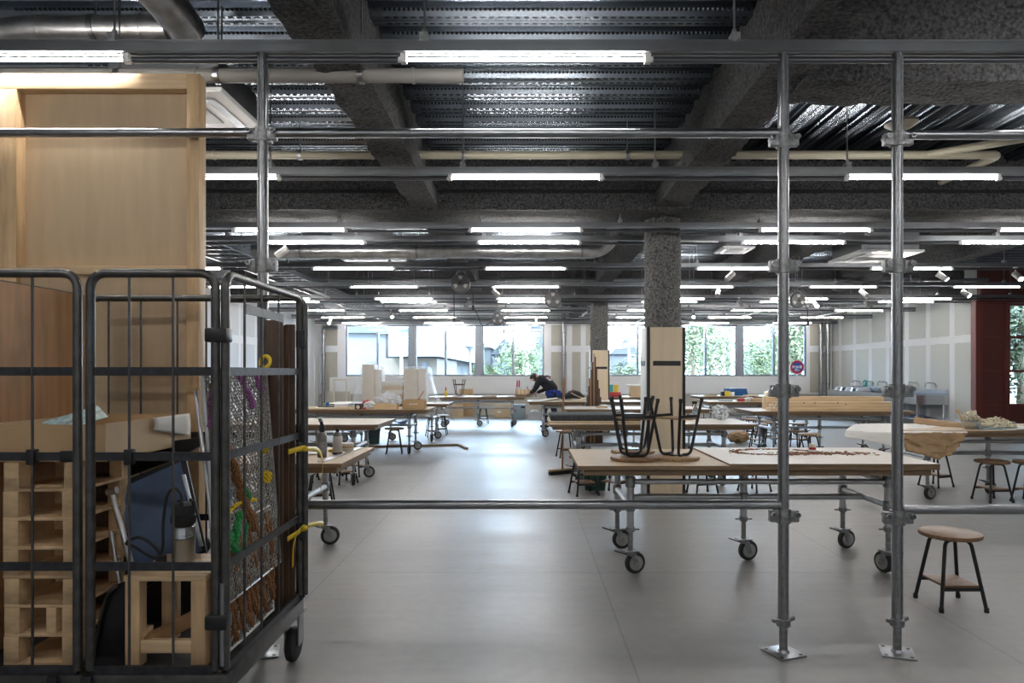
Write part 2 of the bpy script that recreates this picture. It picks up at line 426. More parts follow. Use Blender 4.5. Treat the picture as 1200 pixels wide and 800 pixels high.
# pressed keys of the deck that the near bay shows: thin lugs standing proud of the sheet
mb = MB()
c = Y0 - 0.2
while c < 7.0:
    if c > 2.8:
        for (dc, dz, st, w, d, h) in ((0.279, 0.036, 0.030, 0.014, 0.016, 0.008), (0.018, 0.0, 0.055, 0.030, 0.014, 0.007), (0.093, 0.0, 0.055, 0.030, 0.012, 0.006)):
            x = -3.2
            while x < 1.4:
                if not (-1.2 < x < -0.9): mb.box(x, x + w, c + dc - d / 2, c + dc + d / 2, ZD + dz - h, ZD + dz + 0.002)
                x += st
    c += 0.30
struct(mb.build('ceiling_keys', 'deck', smooth=False), 'rows of pressed keys on the near deck sheets')
# beams and column with sprayed fireproofing
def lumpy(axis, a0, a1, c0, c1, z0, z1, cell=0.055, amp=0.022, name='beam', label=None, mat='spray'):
    mb = MB()
    per = []
    def seg(p, q):
        n = max(1, int(math.hypot(q[0] - p[0], q[1] - p[1]) / cell))
        for i in range(n): per.append((p[0] + (q[0] - p[0]) * i / n, p[1] + (q[1] - p[1]) * i / n))
    # an I-beam wrapped in fluff: web narrower than the bottom flange
    w = (c1 - c0); k = w * 0.22; zf = z0 + (z1 - z0) * 0.28
    seg((c0, z0), (c1, z0)); seg((c1, z0), (c1, zf)); seg((c1, zf), (c1 - k, zf + 0.08)); seg((c1 - k, zf + 0.08), (c1 - k, z1))
    seg((c1 - k, z1), (c0 + k, z1)); seg((c0 + k, z1), (c0 + k, zf + 0.08)); seg((c0 + k, zf + 0.08), (c0, zf)); seg((c0, zf), (c0, z0))
    n = len(per); N = max(2, int((a1 - a0) / (cell * 1.3)))
    cx, cz = (c0 + c1) / 2, (z0 + z1) / 2
    rows = []
    for i in range(N + 1):
        a = a0 + (a1 - a0) * i / N; row = []
        for (c, z) in per:
            p = Vector((a, c, z)) if axis == 'X' else Vector((c, a, z))
            d = Vector((c - cx, z - cz)); d.normalize()
            h = amp * (noise.noise(p * 9) + 0.8 * noise.noise(p * 22) + 0.7 * noise.noise(p * 3))
            row.append(mb.bm.verts.new((a, c + d.x * h, z + d.y * h) if axis == 'X' else (c + d.x * h, a, z + d.y * h)))
        rows.append(row)
    for r, s in zip(rows, rows[1:]):
        for j in range(n): mb.face([r[j], r[(j + 1) % n], s[(j + 1) % n], s[j]])
    mb.face(rows[0][::-1]); mb.face(rows[-1])
    return struct(mb.build(name, mat, smooth=True), label)
GZ = 3.06
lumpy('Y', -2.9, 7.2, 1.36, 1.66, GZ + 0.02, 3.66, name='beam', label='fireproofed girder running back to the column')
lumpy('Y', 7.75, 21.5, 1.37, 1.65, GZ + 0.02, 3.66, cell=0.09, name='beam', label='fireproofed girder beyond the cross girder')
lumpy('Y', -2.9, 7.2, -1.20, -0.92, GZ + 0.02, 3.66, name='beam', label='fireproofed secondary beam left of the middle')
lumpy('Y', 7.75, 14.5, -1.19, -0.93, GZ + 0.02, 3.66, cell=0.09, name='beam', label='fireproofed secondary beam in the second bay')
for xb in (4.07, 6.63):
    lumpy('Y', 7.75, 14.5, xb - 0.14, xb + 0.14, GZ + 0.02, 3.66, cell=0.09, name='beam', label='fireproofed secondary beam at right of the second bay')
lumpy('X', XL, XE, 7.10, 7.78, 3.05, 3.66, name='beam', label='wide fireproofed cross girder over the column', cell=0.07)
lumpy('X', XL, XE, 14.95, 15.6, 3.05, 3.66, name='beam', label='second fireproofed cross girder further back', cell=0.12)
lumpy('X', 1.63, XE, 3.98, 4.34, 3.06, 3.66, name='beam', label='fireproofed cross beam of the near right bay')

def column(cx, cy, r, w, label, lab2, cell=0.03):
    mb = MB(); n = 56; N = int(3.1 / 0.05); rows = []
    for i in range(N + 1):
        z = 3.1 * i / N; row = []
        for k in range(n):
            a = 2 * pi * k / n; p = Vector((cx + r * cos(a), cy + r * sin(a), z))
            h = 0.014 * (noise.noise(p * 14) + noise.noise(p * 34)); row.append(mb.bm.verts.new((cx + (r + h) * cos(a), cy + (r + h) * sin(a), z)))
        rows.append(row)
    for a, c in zip(rows, rows[1:]):
        for k in range(n): mb.face([a[k], a[(k + 1) % n], c[(k + 1) % n], c[k]])
    o = struct(mb.build('column', 'spray_col', origin=(cx, cy, 0)), label)
    h = 1.85
    for sx, sy, nm in ((0, -1, 1), (0, 1, 1), (-1, 0, 1), (1, 0, 1)):
        mb = MB(); g = w - 0.02; t = 0.02
        if sx == 0: mb.box(cx - g + 0.02, cx + g - 0.02, cy + sy * w, cy + sy * (w - t), 0.0, h, 0.002)
        else: mb.box(cx + sx * w, cx + sx * (w - t), cy - g + 0.02, cy + g - 0.02, 0.0, h, 0.002)
        mb.build('cladding_panel', 'clad' if sx == 0 else 'white', o)
    for sx in (-1, 1):
        for sy in (-1, 1):
            mb = MB(); mb.box(cx + sx * (w - 0.034), cx + sx * (w - 0.006), cy + sy * (w - 0.034), cy + sy * (w - 0.006), 0, h)
            mb.build('corner_strip', 'black', o)
    mb = MB(); mb.box(cx - w + 0.07, cx + w - 0.06, cy - w - 0.004, cy - w, 1.43, 1.483); mb.build('black_band', 'black', o)
    mb = MB(); mb.box(cx - w - 0.004, cx - w, cy - 0.12, cy + 0.12, 1.43, 1.483); mb.build('black_band', 'black', o)
    return o
column(1.53, 7.64, 0.197, 0.215, 'near round fireproofed column clad below in pale plywood', '')
column(1.66, 15.4, 0.197, 0.215, 'far round fireproofed column clad below in pale plywood', '')

# ---- back wall with two groups of three double windows
WX1 = [(-5.70, -3.62), (-3.50, -1.45), (-1.33, 0.60)]
wins = []
for px0, px1 in ((405, 480), (486, 558.5), (565, 637.5), (711, 784), (790, 864), (870, 945)):
    wins.append((X(px0, YB), X(px1, YB)))
SILL, HEAD = 1.235, 2.86
mb = MB()
T = 0.22
xs = [XL - 0.2] + [v for w in wins for v in w] + [XR + 4.1]
mb.box(XL - 0.2, XE + 0.2, YB, YB + T, -0.1, SILL); mb.box(XL - 0.2, XE + 0.2, YB, YB + T, HEAD, ZD + 0.15)
edges = [(xs[i], xs[i + 1]) for i in range(0, len(xs), 2)]
for a, c in edges: mb.box(a, c, YB, YB + T, SILL, HEAD)
wb = struct(mb.build('wall_back', 'wallwhite', smooth=False, origin=(0, YB, 0)), 'white back wall with two bands of windows')
# bare plasterboard showing between the filled joints
for (px0, px1) in ((377, 395.5), (646, 664), (670.5, 680.5), (686.5, 700), (949, 973)):
    for (za, zb) in ((0.72, 2.00), (2.20, 2.86)):
        mb = MB(); mb.box(X(px0, YB), X(px1, YB), YB - 0.004, YB, za, zb); mb.build('plasterboard_panel', 'taupe', wb, smooth=False)
# white ledge panel under the windows over a dark recess
mb = MB(); mb.box(XL + 0.35, X(637, YB) + 0.02, YB - 0.09, YB, 0.68, 1.20, 0.005)
mb.box(X(711, YB), X(947, YB), YB - 0.09, YB, 0.68, 1.20, 0.005)
mb.build('ledge_panel', 'white', wb, smooth=False)
mb = MB(); mb.box(XL, XR, YB - 0.01, YB, 0.0, 0.67); mb.build('lower_panel', 'taupe', wb, smooth=False)

for i, (a, c) in enumerate(wins):
    mb = MB(); f = 0.05; y0, y1 = YB + 0.03, YB + 0.11
    mb.box(a, c, y0, y1, SILL, SILL + f); mb.box(a, c, y0, y1, HEAD - f, HEAD)
    mb.box(a, a + f, y0, y1, SILL, HEAD); mb.box(c - f, c, y0, y1, SILL, HEAD)
    w = struct(mb.build('window_%d' % (i + 1), 'alu', smooth=False), '%s aluminium double window of the back wall from left' % ORD[i])
    md = (a + c) / 2
    mb = MB(); mb.box(md - 0.035, md + 0.035, y0 - 0.01, y1, SILL + f, HEAD - f); mb.build('meeting_stile', 'alu', w, smooth=False)
    for p, q in ((a + f, md - 0.035), (md + 0.035, c - f)):
        mb = MB(); mb.box(p, q, YB + 0.066, YB + 0.074, SILL + f, HEAD - f); mb.build('glass_pane', 'glass', w, smooth=False)
    mb = MB(); mb.box(a - 0.02, c + 0.02, YB - 0.12, YB + 0.03, SILL - 0.035, SILL); mb.build('window_sill', 'white', w, smooth=False)
for i, (px0, px1) in enumerate(((480, 486), (558.5, 565), (784, 790), (864, 870))):
    mb = MB(); mb.box(X(px0, YB), X(px1, YB), YB - 0.02, YB, SILL, HEAD)
    struct(mb.build('trim_%d' % (i + 1), 'alu', smooth=False), 'grey post between back wall windows')

# ---- left wall with white door
mb = MB(); mb.box(XL - 0.2, XL, Y0, YB + T, -0.1, ZD + 0.15)
wl = struct(mb.build('wall_left', 'wallwhite', smooth=False, origin=(XL, 5, 0)), 'white left wall')
for k in range(9):
    yy = 11.0 + k * 0.92
    mb = MB(); mb.box(XL, XL + 0.004, yy + 0.07, yy + 0.85, 0.35, 2.02); mb.box(XL, XL + 0.004, yy + 0.07, yy + 0.85, 2.2, 2.9)
    if yy < 18.9: mb.build('plasterboard_panel', pmat('pale_plasterboard', (0.66, 0.68, 0.70), 0.8) if k == 0 else bpy.data.materials['pale_plasterboard'], wl, smooth=False)
    else: mb.bm.free()
mb = MB(); mb.box(XL, XL + 0.03, 19.85, 19.93, 0, 2.2); mb.box(XL, XL + 0.03, 21.05, 21.13, 0, 2.2); mb.box(XL, XL + 0.03, 19.93, 21.05, 2.12, 2.2)
d = struct(mb.build('door_1', 'white', smooth=False), 'white door at the far end of the left wall')
mb = MB(); mb.box(XL, XL + 0.015, 19.93, 21.05, 0.01, 2.12); mb.build('door_leaf', 'white', d, smooth=False)
mb = MB(); mb.cyl((XL + 0.015, 20.1, 1.08), (XL + 0.07, 20.1, 1.08), 0.012); mb.cyl((XL + 0.06, 20.1, 1.08), (XL + 0.06, 20.23, 1.08), 0.011); mb.cyl((XL + 0.012, 20.1, 1.24), (XL + 0.02, 20.1, 1.24), 0.025)
mb.build('door_handle', 'black', d)

# ---- right wall: plasterboard with white filled joints
m, nt, b = new_mat('jointed_plasterboard')
tc = nt.nodes.new('ShaderNodeTexCoord'); sep = nt.nodes.new('ShaderNodeSeparateXYZ'); nt.links.new(tc.outputs['Object'], sep.inputs[0])
nz = nt.nodes.new('ShaderNodeTexNoise'); nz.inputs['Scale'].default_value = 5; nt.links.new(tc.outputs['Object'], nz.inputs[0])
fy = mth('FRACT', mth('ADD', mth('DIVIDE', mth('ADD', mth('SUBTRACT', sep.outputs[1], 15.53 - 9.2), mth('MULTIPLY', nz.outputs['Fac'], 0.03)), 0.92), 0.5))
jy = mth('LESS_THAN', mth('ABSOLUTE', mth('SUBTRACT', fy, 0.5)), 0.10)
jz = mth('LESS_THAN', mth('ABSOLUTE', mth('SUBTRACT', mth('ADD', sep.outputs[2], mth('MULTIPLY', nz.outputs['Fac'], 0.03)), 2.115)), 0.085)
jb = mth('LESS_THAN', sep.outputs[2], 0.30)
j = mth('MAXIMUM', mth('MAXIMUM', jy, jz), jb)
mx = nt.nodes.new('ShaderNodeMix'); mx.data_type = 'RGBA'; nt.links.new(j, mx.inputs[0])
mx.inputs[6].default_value = (0.60, 0.62, 0.60, 1); mx.inputs[7].default_value = (0.84, 0.86, 0.89, 1)
nt.links.new(mx.outputs[2], b.inputs['Base Color']); b.inputs['Roughness'].default_value = 0.8
M['jointed'] = m
mb = MB(); mb.box(XR, XR + 0.15, YR + 0.06, YB + T, -0.1, ZD + 0.15)
wr = struct(mb.build('wall_right', 'jointed', smooth=False, origin=(XR, 0, 0)), 'grey plasterboard right wall with white filled joints')
mb = MB(); mb.box(XR - 0.012, XR, 14.78, 14.86, 1.22, 1.34, 0.003)
o = mb.build('light_switch', 'white'); tag(o, 'small white switch plate on the plasterboard wall', 'switch')
# ---- maroon partition with windows
mb = MB(); ya, yb_ = YR, YR + 0.12
mb.box(9.66, 10.24, ya, yb_, -0.1, ZD + 0.15); mb.box(10.24, XE + 0.2, ya, yb_, -0.1, 0.66); mb.box(10.24, XE + 0.2, ya, yb_, 2.83, ZD + 0.15); mb.box(12.6, XE + 0.2, ya, yb_, 0.66, 2.83)
rw = struct(mb.build('wall_partition', 'red_wall', smooth=False, origin=(10, YR, 0)), 'maroon steel partition at right')
mb = MB(); mb.box(9.53, 9.66, YR - 0.05, YR + 0.12, 0, 2.88, 0.004); mb.build('end_post', 'red_trim', rw, smooth=False)
mb = MB(); mb.box(9.6, XE, YR - 0.06, YR, 2.84, 2.90); mb.build('top_rail', 'red_trim', rw, smooth=False)
mb = MB()
for zz in (0.64, 1.37, 2.11): mb.box(9.70, 10.18, YR - 0.02, YR, zz, zz + 0.035)
mb.box(10.18, 10.24, YR - 0.04, YR, 0, 2.84); mb.box(9.66, 9.70, YR - 0.02, YR, 0, 2.84)
mb.build('panel_batten', 'red_trim', rw, smooth=False)
mb = MB()
for zz in (0.66, 1.375, 2.10, 2.79): mb.box(10.24, 12.6, YR - 0.02, YR + 0.08, zz - 0.02, zz + 0.03)
for xx in (10.24, 11.4, 12.57): mb.box(xx, xx + 0.035, YR - 0.02, YR + 0.08, 0.66, 2.82)
w = struct(mb.build('window_7', 'red_trim', smooth=False), 'red framed partition window looking out on trees')
mb = MB(); mb.box(10.27, 12.6, YR + 0.03, YR + 0.038, 0.68, 2.8); mb.build('glass_pane', 'glass', w, smooth=False)
# walls out of view that close the room
mb = MB(); mb.box(XL - 0.2, XE + 0.2, Y0 - 0.2, Y0, -0.1, ZD + 0.15); struct(mb.build('wall_front', 'wallwhite', smooth=False), 'wall behind the viewer')
mb = MB(); mb.box(XE, XE + 0.2, Y0, YR + 0.12, -0.1, ZD + 0.15); struct(mb.build('wall_east', 'wallwhite', smooth=False), 'side wall beyond the frame')

# vertical service pipes on the back wall
def vpipe(px, r, zz0, zz1, label, elbow=0):
    x = X(px, YB - 0.15); y = YB - 0.15
    t = thing('service_pipe', label, 'pipe', (x, y, 0))
    pts = [(x, y, zz0), (x, y, zz1)]
    if elbow: pts = rounded([(x, y, zz0), (x, y, zz1), (x + elbow, y, zz1)], 0.1)
    mb = MB(); mb.tube(pts, r, 12); mb.build('pipe', 'galv', t)
    for z in (1.0, 1.9, 2.6):
        mb = MB(); mb.lathe([(r + 0.012, z - 0.025), (r + 0.012, z + 0.025)], (x, y, 0), 12); mb.box(x - 0.012, x + 0.012, y, YB - 0.015, z - 0.02, z + 0.02); mb.build('clip', 'galv_rough', t)
vpipe(379, 0.055, 0.0, 2.75, 'vertical grey pipe with elbow in the far left corner', 0.45)
vpipe(660.5, 0.06, 0.0, 3.5, 'vertical grey pipe behind the broom on the middle back wall')
vpipe(962, 0.06, 0.0, 3.5, 'vertical grey pipe nearer the windows in the far right corner')
vpipe(970, 0.06, 0.0, 3.5, 'vertical grey pipe nearer the plasterboard wall in the far right corner')
# horizontal header pipe above windows
mb = MB(); mb.tube([(XL + 0.1, YB - 0.2, 2.98), (XR - 0.1, YB - 0.2, 2.98)], 0.05, 10)
tag(mb.build('header_pipe', 'galv'), 'long horizontal pipe above the back wall windows', 'pipe')
# ================================================================ CEILING SERVICES
ROWS = [3.305, 5.33, 7.30, 8.0, 10.0, 12.15, 14.1, 14.72, 16.8, 18.9, 21.0]
COLS = [-5.05, -2.52, 0.0, 3.10, 5.65, 8.20]
ROWTXT = ['nearest', 'second', 'third', 'fourth', 'fifth', 'sixth', 'seventh', 'eighth', 'ninth', 'tenth', 'farthest']

# one tube light, built about its own centre
def make_tube(lab):
    t = thing('ceiling_tube_light', lab, 'lamp', (0, 0, 0))
    mb = MB(); mb.cyl((-0.575, 0, 0), (0.575, 0, 0), 0.0068, n=12); mb.build('lamp_tube', 'tube', t)
    for s in (-1, 1):
        mb = MB(); mb.box(s * 0.575, s * 0.605, -0.016, 0.016, -0.018, 0.03, 0.004); mb.cyl((s * 0.605, 0, 0), (s * 0.615, 0, 0), 0.014, n=10)
        mb.build('end_cap', 'white', t)
    mb = MB(); mb.box(-0.6, 0.6, -0.012, 0.012, 0.022, 0.034, 0.003); mb.build('fixture_body', 'hub', t)
    return t
proto_tube = None
LDX = lambda Y: 0.04 if Y == 8.0 else 0.0
def rail(i, Y, x0, x1, rods, near):
    zb, zt = (2.90, 2.957)
    t = thing('ceiling_rail', '%s of the grey lighting rails crossing under the deck' % ROWTXT[i], 'rail', (0, Y, zb))
    mb = MB()
    # channel with lips
    prof = [(-0.028, zb), (-0.006, zb), (-0.006, zb + 0.004), (-0.024, zb + 0.004), (-0.024, zt - 0.004), (0.024, zt - 0.004), (0.024, zb + 0.004), (0.006, zb + 0.004), (0.006, zb), (0.028, zb), (0.028, zt), (-0.028, zt)]
    mb.prism([(Y + p[0], p[1]) for p in prof], 'X', x0, x1)
    for za, zc in ((zb + .001, zb + .010), (zt - .012, zt - .002)): mb.box(x0, x1, Y - .0315, Y - .028, za, zc)
    mb.build('channel', 'rail', t, smooth=False)
    xs = [x0] + [v for c in COLS for v in (c + LDX(Y) - .62, c + LDX(Y) + .62) if x0 < c - .7 and c + .7 < x1] + [x1]
    for a, b_ in zip(xs[0::2], xs[1::2]):
        mb = MB(); mb.cyl((a, Y, 2.870), (b_, Y, 2.870), 0.015, n=10); mb.build('conduit', 'pipe_dark', t)
    for xr in rods:
        top = ZD
        for (a, c, d, e, z) in BEAMBOX:
            if a < xr < c and d < Y < e: top = z
        mb = MB(); mb.cyl((xr, Y, zt), (xr, Y, top), 0.005, n=6); h = mb.build('hanger_rod', 'rail', t)
        mb = MB(); mb.box(xr - 0.02, xr + 0.02, Y - 0.034, Y + 0.034, zt - 0.01, zt + 0.035); mb.cyl((xr, Y, zt + 0.035), (xr, Y, zt + 0.06), 0.012, n=8); mb.build('rod_clamp', 'galv_rough', h, smooth=False)
    return t
BEAMBOX = [(XL, XE, 7.1, 7.8, 3.05), (XL, XE, 14.95, 15.6, 3.05), (1.34, 1.68, -3, 21.5, 3.08), (-1.22, -0.9, -3, 14.5, 3.08), (3.9, 4.24, 7.7, 14.5, 3.08), (6.46, 6.8, 7.7, 14.5, 3.08)]
n_lamp = 0
for i, Y in enumerate(ROWS):
    xr = XE - 0.15 if Y < YR - 0.2 else XR - 0.1
    vis = 640 * Y / F + 0.4
    rods = [x for x in [-0.49 + 1.5 * k for k in range(-4, 9)] if -vis < x < vis and XL + .2 < x < xr - .2]
    rail(i, Y, XL + 0.05, xr, rods, i < 2)
    cols = [c for c in COLS if (c - 0.58) * F / Y + VX < 1200 and (c + 0.58) * F / Y + VX > 0]
    if Y < 6: cols = [c for c in cols if c > -3]
    if 6 < Y < 9: cols = [c for c in cols if c > -4]
    dx = LDX(Y)
    for k, c in enumerate(cols):
        lab = 'lit white tube lamp on the %s lighting rail, %s from the left' % (ROWTXT[i], ORD[k])
        loc = (c + dx, Y, 2.872)
        if proto_tube is None:
            proto_tube = make_tube(lab); proto_tube.location = loc
        else: copy_tree(proto_tube, loc, label=lab)
# lamps of the same grid that hang just outside the frame
for Y, lst, what in ((1.25, (-2.52, 0.0, 3.1, 5.65), 'rail overhead of the viewer'), (-0.8, (-2.52, 0.0, 3.1), 'rail behind the viewer'), (3.305, (3.1, 5.65), 'nearest rail beyond the frame'), (5.33, (5.65, 8.2), 'second rail beyond the frame')):
    for k, c in enumerate(lst):
        copy_tree(proto_tube, (c, Y, 2.872), label='lit tube lamp of the %s, %s from the left' % (what, ORD[k]))
# cylinder spotlights hanging under the rails
def make_spot(lab):
    t = thing('spotlight', lab, 'spotlight', (0, 0, 0))
    mb = MB(); mb.box(-0.03, 0.03, -0.02, 0.02, -0.02, 0.0); mb.cyl((0, 0, -0.02), (0, 0, -0.10), 0.009, n=8); mb.build('bracket', 'white', t)
    mb = MB(); mb.cyl((0.03, 0, -0.09), (-0.09, -0.03, -0.19), 0.042, n=16); mb.build('lamp_head', 'hub', t)
    mb = MB(); mb.cyl((-0.091, -0.0302, -0.191), (-0.0925, -0.0305, -0.1925), 0.034, n=16); mb.build('lens', 'hub', t)
    return t
SPOTS = [(334, 3, 0, 0), (857, 4, 0.2, 0), (1101, 4, 2.4, 1), (1190, 4, 1.4, 1), (579, 5, 2.6, 0), (841, 5, 0.9, 0), (1010, 5, 1.8, 0), (1129, 5, 2.0, 1),
         (549, 6, 0.5, 0), (866, 6, 1.6, 0), (954, 6, 1.5, 1), (1015, 6, 1.3, 0), (458, 8, 1.8, 1), (628, 9, 1.4, 1), (812, 8, 1.2, 1), (387, 9, 1.2, 1)]
proto_spot = None
cnt = {}
SPOTS.sort(key=lambda s: (s[1], s[0]))
for px, ri, rz, lit in SPOTS:
    Y = ROWS[ri]; cnt[ri] = cnt.get(ri, 0) + 1
    n_in = sum(1 for s in SPOTS if s[1] == ri)
    lab = 'white cylinder spotlight under the %s lighting rail' % ROWTXT[ri] + ('' if n_in == 1 else ', %s from the left' % ORD[cnt[ri] - 1])
    loc = (X(px, Y), Y, 2.90)
    if proto_spot is None: proto_spot = make_spot(lab); proto_spot.location = loc; proto_spot.rotation_euler = (0, 0, rz); o = proto_spot
    else: o = copy_tree(proto_spot, loc, rz, lab)
    if lit:
        for c in o.children:
            if c.name.startswith('lens'):
                c.data = c.data.copy(); c.data.materials[0] = M['spot_lit']

# cord reels
def reel(px, py, Y, r, label, drops):
    x, z = X(px, Y), Zh(py, Y)
    t = thing('cord_reel', label, 'cord reel', (x, Y, z))
    mb = MB(); mb.lathe([(r * 0.2, -0.06), (r * 0.93, -0.055), (r, -0.04), (r, 0.04), (r * 0.93, 0.055), (r * 0.2, 0.06)], (x, Y, z), 28, 'Y'); mb.build('drum', 'reel', t)
    for k in range(3):
        a = pi / 2 + k * 2 * pi / 3
        mb = MB(); pts = [(x + r * q * cos(a + da), z + r * q * sin(a + da)) for q, da in ((0.42, -0.35), (0.78, -0.3), (0.78, 0.3), (0.42, 0.35))]
        mb.prism(pts, 'Y', Y - 0.066, Y - 0.056); mb.build('side_opening', 'hub', t, smooth=False)
    mb = MB(); mb.lathe([(r * 0.16, -0.08), (r * 0.16, -0.05)], (x, Y, z), 14, 'Y'); mb.build('hub', 'rubber', t)
    mb = MB(); mb.tube(rounded([(x - r * 0.5, Y, z + r * 0.85), (x - r * 0.35, Y, z + r * 1.25), (x + r * 0.35, Y, z + r * 1.25), (x + r * 0.5, Y, z + r * 0.85)], 0.03), 0.012, 8)
    mb.cyl((x, Y, z + r * 1.2), (x, Y, ZD), 0.008, n=6); mb.build('hanger', 'rail', t)
    for pts in drops:
        P = smooth_path([(X(a, Y), Y - 0.03, Zh(bb, Y)) for a, bb in pts], 5)
        mb = MB(); mb.tube(P, 0.009, 6); c = mb.build('cable', 'cord', t)
        mb = MB(); e = P[-1]; mb.box(e.x - 0.02, e.x + 0.02, e.y - 0.02, e.y + 0.02, e.z - 0.09, e.z, 0.006); mb.build('plug_socket', 'rubber', c)
reel(540, 332, 11.6, 0.165, 'grey cord reel with two hanging cables, above the left windows', [[(532, 340), (532.3, 355), (532.5, 372)], [(549, 339), (554, 345), (554.5, 358)]])
reel(648, 351, 13.2, 0.165, 'grey cord reel hanging left of the far column', [])
reel(583, 374, 15.6, 0.14, 'smallest and farthest cord reel, above the third window', [[(577, 376), (566, 382), (560, 370), (555, 360)], [(590, 376), (590.5, 386)]])
reel(934.5, 352, 13.2, 0.145, 'grey cord reel hanging behind the left pole of the near scaffold pair', [[(942, 357), (945, 362), (946, 376)]])

# air-conditioner cassettes
def cassette(x0, x1, y0, y1, z, label, up=0.28):
    t = thing('air_conditioner', label, 'air conditioner', ((x0 + x1) / 2, (y0 + y1) / 2, z))
    mb = MB(); mb.box(x0 + .05, x1 - .05, y0 + .05, y1 - .05, z + 0.03, z + up); mb.build('casing', 'rail', t, smooth=False)
    mb = MB(); mb.box(x0, x1, y0, y1, z, z + 0.03, 0.006); p = mb.build('face_panel', 'white', t, smooth=False)
    w, d = x1 - x0, y1 - y0
    for sx in (0.12, 0.80):
        mb = MB(); mb.box(x0 + w * sx, x0 + w * (sx + .08), y0 + d * .15, y0 + d * .85, z - 0.004, z + 0.002); mb.build('air_slot', 'rail', p, smooth=False)
    mb = MB(); mb.box(x0 + w * .28, x0 + w * .72, y0 + d * .28, y0 + d * .72, z - 0.006, z + 0.002); mb.build('intake_grille', 'hub', p, smooth=False)
    for sx in (x0 + .06, x1 - .06):
        for sy in (y0 + .14, y1 - .14):
            mb = MB(); mb.cyl((sx, sy, z + up - .02), (sx, sy, ZD), 0.005, n=6); mb.build('hanger_rod', 'rail', t)
cassette(-2.55, -1.80, 4.04, 4.74, 3.02, 'white ceiling cassette unit above the plywood wall end', 0.24)
cassette(4.6, 5.5, 9.40, 10.4, 3.02, 'large white ceiling cassette unit crossed by the right scaffold pole')
cassette(2.56, 2.98, 8.85, 9.3, 2.97, 'small white ceiling unit right of the near column', 0.2)
cassette(-2.72, -1.78, 9.35, 10.25, 3.02, 'white ceiling cassette unit left of the middle, behind the round duct')

# ducts and pipes
def duct(pts, r, name, label, mat='duct', seams=0.5, rad=0.25, n=20, cat='duct', hang=()):
    P = rounded(pts, rad, 8) if len(pts) > 2 else [Vector(p) for p in pts]
    c = P[0]
    t = thing(name, label, cat, tuple(c))
    mb = MB(); mb.tube(P, r, n); mb.build('tube_body', mat, t)
    for a, b_ in zip(pts, pts[1:]):
        a, b_ = Vector(a), Vector(b_); L = (b_ - a).length
        k = seams * 0.6
        while seams and k < L - 0.1:
            p = a.lerp(b_, k / L); d = (b_ - a).normalized() * 0.008
            if (p - P[0]).length > 0.05:
                mb = MB(); mb.tube([p - d, p + d], r + 0.006, n); mb.build('seam_ring', mat, t)
            k += seams
    for (x, y, z) in hang:
        mb = MB(); mb.lathe([(r + 0.008, -0.015), (r + 0.008, 0.015)], (x, y, z), n, 'X'); mb.cyl((x, y, z + r), (x, y, ZD), 0.005, n=6); mb.build('hanger_rod', 'galv', t)
    return t
duct([(-3.6, 4.05, 3.24), (-3.05, 4.05, 3.40), (-2.12, 4.05, 3.40)], 0.072, 'spiral_duct', 'dull spiral duct running level above the plywood wall', seams=0.3, rad=0.2, hang=[(-2.55, 4.05, 3.40)])
duct([(-1.98, 2.2, 3.40), (-1.98, 3.75, 3.40), (-1.98, 4.0, 3.36)], 0.105, 'spiral_duct', 'shiny spiral duct coming forward at upper left', seams=0.35, rad=0.15)
duct([(-6.4, 3.95, 3.075), (-0.36, 3.95, 3.075)], 0.040, 'drain_pipe', 'grey capped drain pipe above the nearest lighting rail', 'pvc', 1.25, cat='pipe', hang=[(-2.35, 3.95, 3.075), (-1.78, 3.95, 3.075), (-.95, 3.95, 3.075)])
duct([(-6.4, 6.05, 3.285), (4.2, 6.05, 3.285), (4.2, 6.9, 3.285)], 0.036, 'lagged_pipe', 'cream lagged pipe crossing before the cross girder', 'pvc_cream', 1.4, rad=0.08, cat='pipe', hang=[(-3.3, 6.05, 3.285), (-2.0, 6.05, 3.285), (-.55, 6.05, 3.285), (0.9, 6.05, 3.285), (2.3, 6.05, 3.285), (3.3, 6.05, 3.285)])
duct([(3.55, 6.05, 3.285), (4.9, 5.0, 3.285)], 0.034, 'lagged_pipe', 'cream branch pipe slanting forward at upper right', 'pvc_cream', 0, cat='pipe')
duct([(-3.65, 9.15, 2.985), (1.05, 9.15, 2.985), (1.25, 9.15, 3.35)], 0.10, 'spiral_duct', 'long round duct behind the fourth rail turning up beside the column', seams=0.45, rad=0.3, hang=[(-3.0, 9.15, 2.985), (-1.45, 9.15, 2.985), (.75, 9.15, 2.985)])
duct([(1.9, 9.4, 3.22), (4.2, 9.4, 3.22)], 0.07, 'spiral_duct', 'short round duct right of the column head', seams=0.4)
for k, (yy, zz, x0, x1, rr) in enumerate(((9.55, 3.2, -5.5, 1.2, 0.025), (11.0, 3.12, -6.3, 1.2, 0.03), (13.3, 3.16, -6.3, 9.0, 0.035), (16.0, 3.1, -6.3, 9.3, 0.06), (17.6, 3.15, -6.3, 9.3, 0.05), (19.8, 3.12, -6.3, 9.3, 0.06))):
    duct([(x0, yy, zz), (x1, yy, zz)], rr, 'service_pipe', '%s grey pipe crossing high under the rear deck, counted from the front' % ORD[k], 'rail', 0, cat='pipe', n=10)

